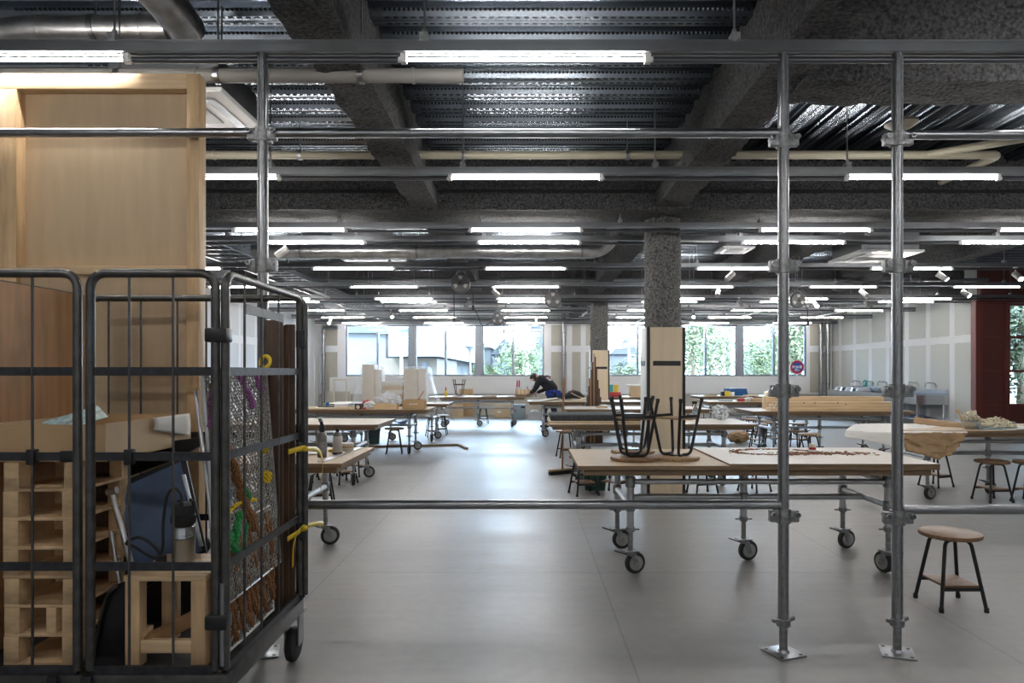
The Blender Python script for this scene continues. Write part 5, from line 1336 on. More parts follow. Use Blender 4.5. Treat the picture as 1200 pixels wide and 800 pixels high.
def film(u, v):
    k = u * (len(prof) - 1); i = min(int(k), len(prof) - 2); f = k - i
    px = prof[i][0] * (1 - f) + prof[i + 1][0] * f; py = prof[i][1] * (1 - f) + prof[i + 1][1] * f
    xx, zz = X(px, 13.5), Zh(py, 13.5)
    if v < .5: y = 13.50 - .10 * (1 - 2 * v) * max(0, 1 - (zz - TH) / .9); z = TH + .01 + (zz - TH) * (2 * v) ** .9
    else: y = 13.50 + .48 * (2 * v - 1); z = zz + .02
    return Vector((xx + .012 * noise.noise(Vector((u * 30, v * 9, 0))), y + .02 * noise.noise(Vector((u * 24, v * 7, 3))), max(TH + .004, z + .012 * noise.noise(Vector((u * 20, v * 8, 7))))))
mb = MB(); mb.grid(film, 66, 20); mb.build('film_sheet', 'film', t)
# --- table 10: bowl, shavings pile, plate, paper drape
x, y = X(1138, 7.35), 7.35
t = thing('steel_bowl', 'steel bowl heaped with pale wood curls', 'bowl', (x, y, TH))
mb = MB(); mb.lathe([(.055, 0), (.065, .004), (.085, .03), (.095, .085), (.108, .09), (.108, .094), (.09, .093), (.08, .035), (.05, .012)], (x, y, TH), 32); mb.build('bowl', 'steel', t)
mb = MB(); mb.bar((x - .07, y, TH + .06), (x - .16, y - .03, TH + .19), .014, .008); mb.bar((x - .15, y - .03, TH + .175), (x - .18, y - .035, TH + .21), .035, .014); mb.build('spatula', 'pine', t, smooth=False)
rc = random.Random(9)
def curls(cx, cy, cz, R, H, n, name, label):
    mb = MB()
    for k in range(n):
        a, q = rc.uniform(0, 2 * pi), rc.random() ** .6; px_, py_ = cx + R * q * cos(a), cy + R * q * sin(a) * .8; pz = cz + H * (1 - q * q) * rc.uniform(.3, 1)
        r0 = rc.uniform(.008, .02); ax = Vector((rc.uniform(-1, 1), rc.uniform(-1, 1), rc.uniform(-1, 1))).normalized(); u = ax.orthogonal().normalized(); w = ax.cross(u)
        prev = None
        for j in range(9):
            th = j * .75; c = Vector((px_, py_, pz + .012)) + (u * cos(th) + w * sin(th)) * r0
            p, q2 = mb.bm.verts.new(c - ax * .007), mb.bm.verts.new(c + ax * .007)
            if prev: mb.face([prev[0], p, q2, prev[1]])
            prev = (p, q2)
    for v in mb.bm.verts: v.co.z = max(v.co.z, cz)
    o = put(mb, name, 'cream_bits', label, 'shavings'); o['kind'] = 'stuff'; return o
curls(x, y, TH + .08, .10, .11, 90, 'wood_shavings', 'pale wood curls heaped in the steel bowl')
curls(X(1168, 7.4), 7.4, TH + .016, .19, .06, 240, 'wood_shavings', 'spread heap of cream wood chips right of the bowl')
mb = MB(); mb.box(X(1145, 7.3), X(1192, 7.3), 7.2, 7.6, TH + .0005, TH + .012, .003); put(mb, 'cutting_board', 'bluegrey', 'flat grey-green board under the cream chips', 'board')
x, y = X(1168, 7.75), 7.78
t = thing('shallow_pan', 'dark shallow pan of chips behind the cream chip heap', 'pan', (x, y, TH))
mb = MB(); mb.lathe([(.12, 0), (.16, .03), (.20, .045), (.20, .05), (.15, .035), (.11, .01)], (x, y, TH), 28); mb.build('pan', 'cage', t)
curls(x, y, TH + .04, .14, .04, 110, 'wood_shavings', 'cream chips in the dark shallow pan')
sheet(X(1205, 7.3), 7.4, .7, .5, .05, TH + .003, 'paper_sheet', 'paper', 'white paper at the right edge beyond the chips', 'paper', .01)
# draped kraft paper
t = thing('kraft_paper', 'big white-faced kraft paper sheet sagging over the bowl table corner', 'paper', (4.0, 7.3, TH))
def pz(px, py, Y): return Vector((X(px, Y), Y, Zh(py, Y)))
def strip(nm, mt, A, B, nu=16, nv=8, amp=.012, sag=0, seed=0):
    """ruled sheet between two polylines, crumpled a little"""
    A, B = smooth_path(A, 4), smooth_path(B, 4)
    def f(u, v):
        i = u * (len(A) - 1); a = min(int(i), len(A) - 2); fr = i - a; p = A[a].lerp(A[a + 1], fr)
        i = u * (len(B) - 1); a = min(int(i), len(B) - 2); fr = i - a; q = B[a].lerp(B[a + 1], fr)
        w = p.lerp(q, v); w.z -= sag * sin(pi * v)
        return w + Vector((0, 1, .6)) * amp * (noise.noise(Vector((u * 7, v * 4, seed))) + .5 * noise.noise(Vector((u * 17, v * 9, seed + 5))))
    mb = MB(); mb.grid(f, nu * 2, nv * 2); return mb.build(nm, mt, t, solid=.002)
strip('white_face', 'paper', [pz(1000, 497, 7.9), pz(1040, 496, 7.9), pz(1085, 497, 7.9), pz(1132, 501.5, 7.6)], [pz(991, 504, 7.05), pz(1020, 506.5, 6.98), pz(1062, 507, 6.95), pz(1134, 507, 6.98)], amp=.006, seed=1)
strip('white_flap', 'paper', [pz(991, 504, 7.05), pz(1020, 506.5, 6.98), pz(1060, 507, 6.95)], [pz(989, 512, 7.0), pz(1020, 517, 6.93), pz(1058, 526, 6.9)], 10, 5, .004, seed=2)
strip('brown_flap', 'kraft', [pz(1059, 507.5, 6.94), pz(1085, 506.5, 6.94), pz(1112, 507, 6.95), pz(1135, 507.5, 6.97)], [pz(1060, 528, 6.92), pz(1082, 533, 6.85), pz(1100, 538, 6.88), pz(1116, 531, 6.92)], 14, 8, .028, seed=3)
strip('rolled_edge', 'kraft', [pz(1072, 489, 7.95), pz(1100, 493, 7.85), pz(1128, 497, 7.6)], [pz(1070, 496, 7.85), pz(1100, 499, 7.7), pz(1133, 503.5, 7.45)], 10, 6, .02, -.03, seed=4)
# --- table 11: long pine beams
mb = MB(); mb.box(X(896, 11.3), X(1034, 11.3), 11.25, 11.42, TH + .0005, Zh(464.5, 11.25), .003); put(mb, 'pine_beam', 'pine_x', 'rear one of the long pine beams on the table', 'beam timber')
BE = [('front top pine beam with dark knots', 10.72, 10.88, .100, .142, 907, 1050), ('front lower pine beam on the table edge', 10.70, 10.90, .052, .098, 906, 1058), ('front bottom pine board under the beams', 10.68, 10.92, .0005, .050, 904, 1054)]
for lab, ya, yb2, za, zb, p0, p1 in BE:
    mb = MB(); mb.box(X(p0, ya), X(p1, ya), ya, yb2, TH + za, TH + zb, .003); o = put(mb, 'pine_beam', 'pine_x', lab, 'beam timber')
    if za >= .1:
        for px, dz in ((982, .05), (991, .02), (942, .045), (955, .05)):
            mb = MB(); mb.lathe([(.011, -.0012), (.011, 0)], (0, 0, 0), 10, 'Y'); mb.bm.transform(Matrix.Translation((X(px, ya) - o.location.x, ya - o.location.y, TH + za + dz * .7 - .006 - o.location.z))); mb.build('knot', 'walnut', o, keep=True)
mb = MB(); mb.tube(rounded([(X(906, 10.66), 10.66, TH + .15), (X(906, 10.66), 10.655, TH + .03), (X(910, 10.66), 10.655, TH + .14)], .02), .006, 6); put(mb, 'white_hook', 'white', 'white wire hook on the left end of the front beams', 'hook')
# --- tables 12, 13
CL = [('red and white parcel on the cluttered right table', 'parcel', 868, 14.3, .14, .12, .06, 'red'), ('white crumpled cloth on the cluttered right table', 'cloth', 878, 14.4, .2, .14, .08, 'white'), ('tan box at the right of the cluttered table', 'box', 889, 14.3, .32, .2, .07, 'card_pale'), ('grey tray on the cluttered right table', 'tray', 850, 14.4, .25, .2, .03, 'crate'), ('dark tool roll at the right of the cluttered table', 'tool roll', 881, 14.7, .2, .12, .1, 'bagcloth'),
      ('yellow and red tin before the blue tool case', 'tin', 852.5, 17.45, .11, .1, .13, 'yellow'), ('white carton beside the yellow tin', 'carton', 858, 17.5, .09, .1, .10, 'white'), ('small dark box left of the yellow tin', 'box', 847, 17.6, .1, .1, .11, 'bagcloth'), ('flat wooden board at right of the blue tool case', 'board', 880, 17.5, .35, .2, .03, 'pine_x'), ('brown tray at the left of the farthest right table', 'tray', 832, 17.5, .3, .2, .03, 'card'), ('wooden box at far right before the window sign', 'box', 902, 17.5, .22, .2, .11, 'pine_x')]
for lab, cat, px, Y, w, d, h, mt in CL:
    x = X(px, Y); mb = MB()
    if cat in ('cloth', 'tool roll'):
        mb.ball((x, Y, TH + h / 2), h * .6, 3, (w / h, d / h * .9, .9), .35, 3)
        for v in mb.bm.verts: v.co.z = max(v.co.z, TH + .001)
    else: mb.box(x - w / 2, x + w / 2, Y - d / 2, Y + d / 2, TH + .0005, TH + h, .004)
    put(mb, cat.replace(' ', '_'), mt, lab, cat)
x, y = X(862, 17.8), 17.8
t = thing('tool_case', 'blue plastic tool case on the farthest right table', 'tool case', (x, y, TH))
mb = MB(); mb.prism([(x - .29, TH), (x + .29, TH), (x + .25, TH + .19), (x - .27, TH + .19)], 'Y', y - .12, y + .12); mb.build('case_body', 'blue_plastic', t, smooth=False)
mb = MB(); mb.box(x - .28, x + .26, y - .125, y + .125, TH + .155, TH + .168); mb.build('lid_rim', 'blue', t, smooth=False)
mb = MB(); mb.tube(rounded([(x - .08, y - .13, TH + .08), (x - .08, y - .15, TH + .12), (x + .08, y - .15, TH + .12), (x + .08, y - .13, TH + .08)], .02), .01, 6); mb.build('handle', 'blue', t)
# --- table 14: carton and colourful things between the columns
CL = [('brown carton on the far table between the columns', 'carton', 746, 17.1, .33, .3, .27, 'card_pale'), ('grey carton lid on top of the brown carton', 'lid', 744, 17.1, .37, .32, .03, 'white'), ('teal bottle pack on the far table beside the far column', 'pack', 716, 17.1, .09, .1, .30, 'teal'), ('yellow bottle pack beside the teal one', 'pack', 722, 17.0, .10, .1, .30, 'yellow'), ('red crate of parts before the yellow pack', 'crate', 719, 16.85, .34, .15, .12, 'red')]
for lab, cat, px, Y, w, d, h, mt in CL:
    x = X(px, Y); z0 = TH + .0005 + (.27 if cat == 'lid' else 0); mb = MB(); mb.box(x - w / 2, x + w / 2, Y - d / 2, Y + d / 2, z0, z0 + h, .004); put(mb, cat, mt, lab, cat)

# ================================================================ FLOOR THINGS
# broom leaning behind the slab table
bx, by = X(659, 9.12), 9.12
t = thing('broom', 'wooden broom standing upright behind the dark slab', 'broom', (bx, by, 0))
mb = MB(); mb.cyl((bx, by, .07), (X(660.7, 9.05), 9.05, 1.295), .0125, n=12); mb.build('pole', 'broom', t)
h0, h1 = Vector((X(644, 9.06), 9.02, .03)), Vector((X(670, 9.12), 9.20, .03))
mb = MB(); mb.bar(h0 + Vector((0, 0, .03)), h1 + Vector((0, 0, .03)), .05, .025); mb.build('head', 'pallet', t, smooth=False)
mb = MB(); mb.bar(h0 - Vector((0, 0, .005)), h1 - Vector((0, 0, .005)), .06, .05); mb.build('bristles', 'black', t, smooth=False)
# bent strip on the floor
t = thing('wood_strip', 'long bent brown strip lying on the floor at left', 'strip', (-2, 12.5, 0))
mb = MB(); mb.bar((X(420, 12.25), 12.25, .02), (X(538, 12.62), 12.62, .02), .05, .038); mb.build('long_piece', 'mdf_edge', t, smooth=False)
mb = MB(); mb.bar((X(538, 12.62), 12.62, .02), (X(547, 11.98), 11.98, .02), .05, .038); mb.build('short_piece', 'mdf_edge', t, smooth=False)
# things under and along the back wall
def floorbox(lab, name, cat, px0, px1, py0, Y, d, mt, base=0):
    x0, x1 = X(px0, Y), X(px1, Y); mb = MB(); mb.box(x0, x1, Y, Y + d, base + .0005, Zh(py0, Y), .006); return put(mb, name, mt, lab, cat)
floorbox('tall cardboard sheet pack against the wall behind the far worktable', 'cardboard_pack', 'cardboard', 538, 554, 455.5, 21.0, .12, 'card')
floorbox('low carton left of the tall cardboard pack', 'carton', 'carton', 530, 543, 474, 20.6, .3, 'card_pale')
t = floorbox('wide brown carton on the floor under the far worktable', 'carton', 'carton', 579, 597, 475, 20.3, .35, 'card_pale')
mb = MB(); mb.box(X(583, 20.3), X(587, 20.3), 20.298, 20.3, .15, .22); mb.build('paper_label', 'paper', t, smooth=False)
t = floorbox('blue-grey machine on the floor left of the grey crate', 'machine', 'machine', 601, 616, 474, 19.8, .4, 'bluegrey')
mb = MB(); mb.box(X(610.5, 19.8), X(615, 19.8), 19.795, 19.8, .32, .37); mb.build('vent_slot', 'black', t, smooth=False)
mb = MB(); mb.lathe([(.03, -.02), (.03, 0)], (X(604, 19.8), 19.8, .25), 12, 'Y'); mb.build('knob', 'red', t)
x0, x1, Y = X(619.5, 19.6), X(634, 19.6), 19.6
t = thing('crate', 'grey plastic crate on the floor, filled with white bags', 'crate', ((x0 + x1) / 2, Y, 0))
for a in ((x0, x1, Y, Y + .25, 0, .01), (x0, x1, Y, Y + .01, .01, .22), (x0, x1, Y + .24, Y + .25, .01, .22), (x0, x0 + .01, Y + .01, Y + .24, .01, .22), (x1 - .01, x1, Y + .01, Y + .24, .01, .22), (x0 - .015, x1 + .015, Y - .012, Y, .19, .22)):
    mb = MB(); mb.box(*a); mb.build('crate_side', 'crate', t, smooth=False)
mb = MB(); mb.ball(((x0 + x1) / 2, Y + .12, .2), .12, 3, (1.1, .8, .7), .5, 3); put(mb, 'plastic_bag', 'bag', 'white bags bulging from the grey floor crate', 'bag')
# frame leaning on the wall at far left
t = thing('wood_frame', 'empty pale wooden frame leaning under the leftmost window', 'frame', (X(397, 20.7), 20.8, 0))
xa_, xb2, z0, z1 = X(389, 20.7), X(405.5, 20.7), .0, Zh(444, 20.7)
for a in ((xa_, xa_ + .045, 20.8, 20.84, z0, z1), (xb2 - .045, xb2, 20.8, 20.84, z0, z1), (xa_ + .045, xb2 - .045, 20.8, 20.84, z1 - .045, z1), (xa_ + .045, xb2 - .045, 20.8, 20.84, .02, .065)):
    mb = MB(); mb.box(*a); mb.build('frame_piece', 'cream', t)
floorbox('grey-beige board leaning beside the empty wooden frame', 'board', 'board', 381, 410, 458.5, 20.95, .03, 'taupe')
# bin and blue sheet near left tables
x, y = X(440, 13.2), 13.0
t = thing('waste_bin', 'dark bin on the floor behind the pale left table', 'bin', (x, y, 0))
mb = MB(); mb.lathe([(.10, 0), (.115, .01), (.135, .27), (.14, .28), (.13, .28), (.11, .02), (.02, .015)], (x, y, 0), 22); mb.build('bin_body', pmat('bin_dark_green', (.03, .06, .07), .5), t)
mb = MB(); mb.lathe([(.141, .255), (.146, .26), (.146, .285), (.141, .29)], (x, y, 0), 22); mb.build('rim', 'cage_bar', t)
mb = MB(); mb.grid(lambda u, v: Vector((X(458, 11.9) + .30 * u, 11.7 + .5 * v, .494 + .02 * sin(u * 6 + v * 3))), 8, 8); put(mb, 'blue_sheet', 'blue_sheet', 'blue sheet lying on the rails under the box table', 'sheet', solid=.004)
mb = MB(); mb.ball((X(866, 13.1), 13.1, .12), .16, 3, (1.3, .9, .75), .3, 3)
for v in mb.bm.verts: v.co.z = max(v.co.z, .002)
put(mb, 'paper_sack', 'kraft', 'crumpled brown sack on the floor below the right tables', 'sack')
x, y = X(697, 7.9), 7.84
mb = MB(); mb.prism([(x - .11, 0), (x + .11, 0), (x + .14, .26), (x + .15, .28), (x - .15, .28), (x - .14, .26)], 'Y', y, y + .16)
put(mb, 'green_crate', pmat('dark_green_plastic', (.015, .07, .05), .5), 'dark green crate on the floor between the near stools', 'crate')
# --- stainless sink counter along the right wall
SX0, SX1, SY0, SY1, SZ = 8.93, 9.66, 15.6, 20.2, .84
t = thing('sink_counter', 'long stainless sink counter along the plasterboard wall', 'sink', ((SX0 + SX1) / 2, (SY0 + SY1) / 2, 0))
mb = MB(); mb.box(SX0, SX1, SY0, SY1, SZ - .22, SZ - .20); mb.box(SX0, SX0 + .03, SY0, SY1, SZ - .20, SZ); mb.box(SX1 - .03, SX1, SY0, SY1, SZ - .20, SZ + .12); mb.box(SX0 + .03, SX1 - .03, SY0, SY0 + .03, SZ - .20, SZ); mb.box(SX0 + .03, SX1 - .03, SY1 - .03, SY1, SZ - .20, SZ)
mb.build('basin', 'steel', t, smooth=False)
for y in (SY0 + .05, (SY0 + SY1) / 2, SY1 - .08):
    for x in (SX0 + .05, SX1 - .08):
        mb = MB(); mb.box(x, x + .04, y, y + .04, 0, SZ - .22); mb.build('leg', 'steel', t, smooth=False)
mb = MB(); mb.box(SX0 + .02, SX1 - .1, SY0 + .05, SY1 - .05, .28, .30); mb.build('lower_shelf', 'steel', t, smooth=False)
for k in range(6):
    y = SY0 + .4 + k * .72
    mb = MB(); mb.tube(rounded([(SX1 - .05, y, SZ + .12), (SX1 - .05, y, SZ + .26), (SX1 - .28, y, SZ + .28), (SX1 - .30, y, SZ + .16)], .05), .014, 8); f = mb.build('tap', 'steel', t)
    mb = MB(); mb.bar((SX1 - .05, y - .07, SZ + .20), (SX1 - .05, y + .07, SZ + .20), .02, .02); mb.build('tap_handle', 'steel', f, smooth=False)
x, y = X(1014.5, 19), 19.0
x = SX1 - .02
y = 9.62 * F / (1014.5 - VX)
t = thing('soap_bottle', 'teal soap bottle standing on the sink back ledge', 'bottle', (SX1 - .015, y, SZ + .12))
mb = MB(); mb.lathe([(.05, 0), (.06, .01), (.06, .15), (.03, .18), (.02, .19)], (SX1 - .06, y, SZ + .121), 14); mb.build('bottle_body', 'teal', t)
mb = MB(); mb.cyl((SX1 - .06, y, SZ + .31), (SX1 - .06, y, SZ + .36), .01, n=8); mb.box(SX1 - .12, SX1 - .05, y - .012, y + .012, SZ + .35, SZ + .37); mb.build('pump_top', 'white', t)
rs = random.Random(21)
for k in range(5):
    y = SY1 - .25 - k * .32; t = thing('wash_basin', 'grey basin upturned on the sink counter, %s from the corner' % ORD[k], 'basin', (SX0 + .3, y, SZ))
    mb = MB(); mb.lathe([(.13, SZ + .09), (.15, SZ + .085), (.19, SZ + .0), (.2, SZ - .0)], (SX0 + .3, y, .002), 20); mb.build('basin', 'steel' if k % 2 else 'crate', t)
mb = MB(); mb.grid(lambda u, v: Vector((SX0 + .04 + .6 * u, SY0 + .3 + 3.6 * v, .306 + .05 * abs(noise.noise(Vector((u * 4, v * 9, 2)))))), 10, 40); put(mb, 'tarpaulin', 'blue', 'dark blue tarpaulin on the shelf below the sink', 'tarpaulin', solid=.004)
# ================================================================ PERSON
def skin_obj(name, verts, edges, radii, mat, parent=None, loc=(0, 0, 0), sub=2):
    me = bpy.data.meshes.new(name); me.from_pydata(verts, edges, []); me.materials.append(M[mat])
    o = bpy.data.objects.new(name, me); COL.objects.link(o)
    sk = o.modifiers.new('skin', 'SKIN'); sk.use_smooth_shade = True
    for i, r in enumerate(radii):
        v = me.skin_vertices[0].data[i]; v.radius = (r, r) if not isinstance(r, tuple) else r
    me.skin_vertices[0].data[0].use_root = True
    s = o.modifiers.new('sub', 'SUBSURF'); s.levels = sub; s.render_levels = sub
    if parent is not None: o.parent = parent
    return o
# local frame: person faces -X, origin on the floor under the hips
px_, py_ = X(653, 16.75), 16.75
per = thing('person', 'person in black top and navy trousers bending over the far worktable', 'person', (px_ - .05, py_ - .05, 0), -.5)
J = {}
def add(V, E, R, p, r, par=None):
    V.append(p); R.append(r)
    if par is not None: E.append((par, len(V) - 1))
    return len(V) - 1
V, E, R = [], [], []
pel = add(V, E, R, (0, 0, .80), (.12, .13)); sp = add(V, E, R, (-.13, 0, .99), (.10, .12), pel); ch = add(V, E, R, (-.29, 0, 1.16), (.10, .14), sp)
nk0 = add(V, E, R, (-.40, 0, 1.235), (.07, .09), ch); nk = add(V, E, R, (-.47, 0, 1.25), .05, nk0); hd0 = add(V, E, R, (-.53, 0, 1.235), .085, nk); hd = add(V, E, R, (-.60, 0, 1.20), .088, hd0); ch2 = add(V, E, R, (-.655, 0, 1.15), .05, hd)
hands = []
for s in (-1, 1):
    sh = add(V, E, R, (-.33, s * .185, 1.165), .055, ch); el = add(V, E, R, (-.42, s * .27, .93), .045, sh); wr = add(V, E, R, (-.65, s * .15, .835), .028, el)
    pa = add(V, E, R, (-.72, s * .13, .815), (.02, .035), wr); hands.append((s, pa))
    for k in range(4):
        yy = s * (.13 + (.018 * k - .027)); f1 = add(V, E, R, (-.765, yy, .80 - .004 * abs(k - 1)), .0095, pa); add(V, E, R, (-.80 + .008 * abs(k - 1), yy, .775), .0085, f1)
    th = add(V, E, R, (-.70, s * .09, .80), .010, pa); add(V, E, R, (-.735, s * .075, .785), .009, th)
for s, fx in ((-1, -.10), (1, .12)):
    hp = add(V, E, R, (.0, s * .10, .76), .105, pel); kn = add(V, E, R, (-.20 + fx * .6, s * .13, .45), .065, hp); an = add(V, E, R, (-.05 + fx, s * .13, .09), .042, kn); add(V, E, R, (-.20 + fx, s * .14, .035), (.035, .03), an)
skin_obj('body', V, E, R, 'skin', per)
# black top
V, E, R = [], [], []
a = add(V, E, R, (0, 0, .84), (.15, .165)); b_ = add(V, E, R, (-.13, 0, 1.0), (.14, .165), a); c = add(V, E, R, (-.29, 0, 1.17), (.14, .185), b_); d = add(V, E, R, (-.405, 0, 1.235), (.075, .10), c)
for s in (-1, 1):
    sh = add(V, E, R, (-.33, s * .19, 1.175), .10, c); el = add(V, E, R, (-.42, s * .275, .93), .060, sh); add(V, E, R, (-.60, s * .17, .845), .044, el)
skin_obj('black_top', V, E, R, 'sweater', per)
V, E, R = [], [], []
pel = add(V, E, R, (.01, 0, .80), (.155, .17))
for s, fx in ((-1, -.10), (1, .12)):
    hp = add(V, E, R, (.0, s * .10, .74), .118, pel); kn = add(V, E, R, (-.20 + fx * .6, s * .13, .45), .082, hp); add(V, E, R, (-.05 + fx, s * .13, .11), .062, kn)
skin_obj('trousers', V, E, R, 'jeans', per)
def local(mb, name, mat): return mb.build(name, mat, per, keep=True)
mb = MB(); mb.ball((-.585, 0, 1.225), .112, 3, (1.05, .95, .95), .12, 6)
for v in list(mb.bm.verts):
    if v.co.z < 1.19 and v.co.x < -.55: v.co = Vector((-.585, 0, 1.215)).lerp(v.co, .72)
local(mb, 'hair', 'hair')
for s in (-1, 1):
    mb = MB(); mb.ball((-.575, s * .098, 1.195), .026, 2, (.6, .4, 1)); local(mb, 'ear', 'skin')
    mb = MB(); mb.ball((-.672, s * .036, 1.182), .011, 2); local(mb, 'eye', 'white')
mb = MB(); mb.ball((-.692, 0, 1.150), .017, 2, (1, .7, .9)); local(mb, 'nose', 'skin')
mb = MB(); mb.ball((-.674, 0, 1.116), .015, 2, (.6, 1.6, .4)); local(mb, 'mouth', 'red')
def onback(u, v, off):
    s_, y_ = -.10 + .20 * v, -.10 + .20 * u
    k = .124 + off - 1.9 * y_ * y_
    return Vector((-.215 - .685 * s_ + .73 * k, y_, 1.085 + .73 * s_ + .685 * k))
mb = MB(); mb.grid(lambda u, v: onback(u, v, 0), 8, 8); mb.build('back_print', pmat('back_print', (.45, .40, .42), .7, ns=22, na=.9), per, keep=True, solid=.008)
mb = MB(); mb.grid(lambda u, v: onback(.2 + .5 * u, .68 + .2 * v, .006), 6, 3); mb.build('print_band', 'red', per, keep=True, solid=.004)
mb = MB(); mb.ball((-.03, -.04, .83), .19, 4, (1.05, 1.02, .55), .3, 4); local(mb, 'tied_jacket', 'royal')
for s, fx in ((-1, -.10), (1, .12)):
    mb = MB(); mb.ball((-.12 + fx, s * .14, .045), .06, 3, (2.1, .9, .75))
    for v in mb.bm.verts: v.co.z = max(v.co.z, .0)
    local(mb, 'shoe', 'black')

# ================================================================ OUTSIDE
mb = MB(); mb.box(-60, 70, YB + .25, 110, -.35, -.25); struct(mb.build('ground_outside', 'asphalt', smooth=False), 'yard ground outside the windows')
mb = MB(); mb.box(XR + .2, 70, YR + .2, YB + .25, -.35, -.25); struct(mb.build('ground_outside', 'asphalt', smooth=False), 'yard ground outside the partition window')
rt = random.Random(4)
def make_tree(lab, mat):
    t = thing('tree', lab, 'tree', (0, 0, -.25))
    mb = MB(); mb.tube([(0, 0, -.25), (.05, 0, 1.2), (-.03, .05, 2.4), (.05, 0, 3.6)], .1, 8, rs=[.13, .10, .07, .03])
    for k in range(7):
        a = k * .9; mb.tube([(0, 0, 1.1 + k * .25), (cos(a) * .7, sin(a) * .7, 1.9 + k * .3)], .03, 5, rs=[.04, .012])
    mb.build('trunk', 'bark', t)
    mb = MB()
    for k in range(4200):
        d = Vector((rt.gauss(0, 1), rt.gauss(0, 1), rt.gauss(0, 1))).normalized() * rt.random() ** .45
        lump = 1 + .35 * noise.noise(d * 2.3)
        p = Vector((d.x * 1.5 * lump, d.y * 1.5 * lump, 2.5 + d.z * 1.9 * lump))
        s = rt.uniform(.05, .11); u = Vector((rt.gauss(0, 1), rt.gauss(0, 1), rt.gauss(0, 1))).normalized(); w = u.orthogonal().normalized()
        mb.poly([p - u * s, p + w * s * .5, p + u * s, p - w * s * .5])
    f = mb.build('foliage', mat, t, smooth=False); f['kind'] = 'stuff'
    return t
pt = make_tree('leafy green tree outside the third window from left', 'leaf'); pt.location = (X(611, 36) , 36, -.25)
pt.scale = (.9, .9, .8)
pt2 = make_tree('pale green tree nearest the near column, outside the fourth back window group', 'leaf2'); pt2.location = (X(832, 34), 34, -.25)
for px, Y, s, sz, src, lab in ((812, 27, .85, 1.1, 1, 'tall pale green tree outside the fifth back window'), (893, 40, 1.2, .85, 0, 'green tree low outside the last back window'), (938, 33, 1.1, 1.1, 1, 'pale tree behind the round sign outside'), (768, 44, 1.3, .7, 0, 'dark green tree behind the near column outside'), (735, 46, .9, .5, 1, 'low shrub tree outside the window beside the far column'), (561, 50, .55, .5, 0, 'small green tree beside the white block outside'), (573, 56, .6, .5, 1, 'small pale tree left of the grey gabled house')):
    copy_tree((pt, pt2)[src], (X(px, Y), Y, -.25), lab and rt.uniform(0, 6), lab).scale = (s, s, sz)
for k, (x, Y, s, sz) in enumerate(((13.1, 18.1, 1.0, .85), (17.0, 21.6, 1.2, 1.1), (21.0, 28.2, 1.6, 1.3), (15.3, 25.0, 1.1, .9))):
    copy_tree(pt2 if k % 2 else pt, (x, Y, -.25), k * 1.3, ['tree close outside the red framed window', 'taller tree farther outside the red framed window', 'largest tree far behind the red framed window', 'tree at the left edge of the red framed window'][k]).scale = (s, s, sz)
# white apartment block with balconies, left of the centre
def block(name, label, x0, x1, y0, y1, h, mat, wins_=(), roof=None):
    t = thing(name, label, 'building', ((x0 + x1) / 2, (y0 + y1) / 2, -.25))
    mb = MB(); mb.box(x0, x1, y0, y1, -.25, h); mb.build('walls', mat, t, smooth=False)
    if roof:
        mb = MB(); mb.prism([(x0 - .3, h), (x1 + .3, h), ((x0 + x1) / 2, h + roof)], 'Y', y0 - .3, y1 + .3); mb.build('gable_roof', 'roof', t, smooth=False)
    for (a, c, za, zb) in wins_:
        mb = MB(); mb.box(a, c, y0 - .03, y0, za, zb); mb.build('window', 'shade', t, smooth=False)
    return t
bt = block('apartment_building', 'white apartment block with railed balcony outside the second window', -6.3, X(528, 42), 42, 60, 9, 'house_white', [(X(493, 42), X(500, 42), .3, 1.4), (X(512, 42), X(520, 42), .3, 1.4)])
# the balcony slab juts out along the right flank, seen in perspective
mb = MB(); mb.box(X(455, 30), X(528, 42) + .8, 30, 60, 2.05, 3.35); bal = mb.build('balcony', 'house_white', bt, smooth=False)
for k in range(26):
    y = 30 + k * 1.15; mb = MB(); mb.box(X(528, 42) + .74, X(528, 42) + .78, y, y + .04, 3.35, 4.6); mb.build('baluster', 'alu', bal, smooth=False)
mb = MB(); mb.box(X(528, 42) + .72, X(528, 42) + .80, 30, 60, 4.6, 4.68); mb.build('handrail', 'alu', bal, smooth=False)
for k in range(20):
    xx = X(455, 30) + k * (X(528, 42) + .8 - X(455, 30)) / 20; mb = MB(); mb.box(xx, xx + .04, 30, 30.04, 3.35, 4.6); mb.build('baluster', 'alu', bal, smooth=False)
b2 = block('gable_house', 'pale house with a big gable wall outside the leftmost window', X(330, 34), X(452, 34), 34, 44, 3.3, 'house_white', (), 3.0)
block('low_house', 'beige low house outside the first two windows', X(441, 31), X(512, 31), 31, 40, 2.0, 'house_beige', [(X(495, 31), X(500, 31), 1.3, 1.8)])
block('gable_house', 'grey gabled house outside the third window', X(579, 60), X(603, 60), 60, 68, 2.9, 'house_grey', [(X(586, 60), X(592, 60), 1.4, 2.2)], 1.5)
block('gable_house', 'light grey house left of the gabled one outside', X(548, 64), X(575, 64), 64, 72, 3.6, 'house_white', [(X(555, 64), X(560, 64), 1.6, 2.4)], .8)
block('gable_house', 'house outside the window beside the far column', X(718, 62), X(748, 62), 62, 70, 3.0, 'house_grey', [(X(728, 62), X(734, 62), 1.4, 2.2)], 1.4)
block('gable_house', 'grey house beyond the trees outside the last window', X(900, 64), X(935, 64), 64, 72, 3.4, 'house_white', [(X(912, 64), X(918, 64), 1.6, 2.4)], 1.5)
t = block('tower_block', 'dark glazed tower outside at the right of the third window', X(622, 70), X(642, 70), 70, 80, 16, 'roof')
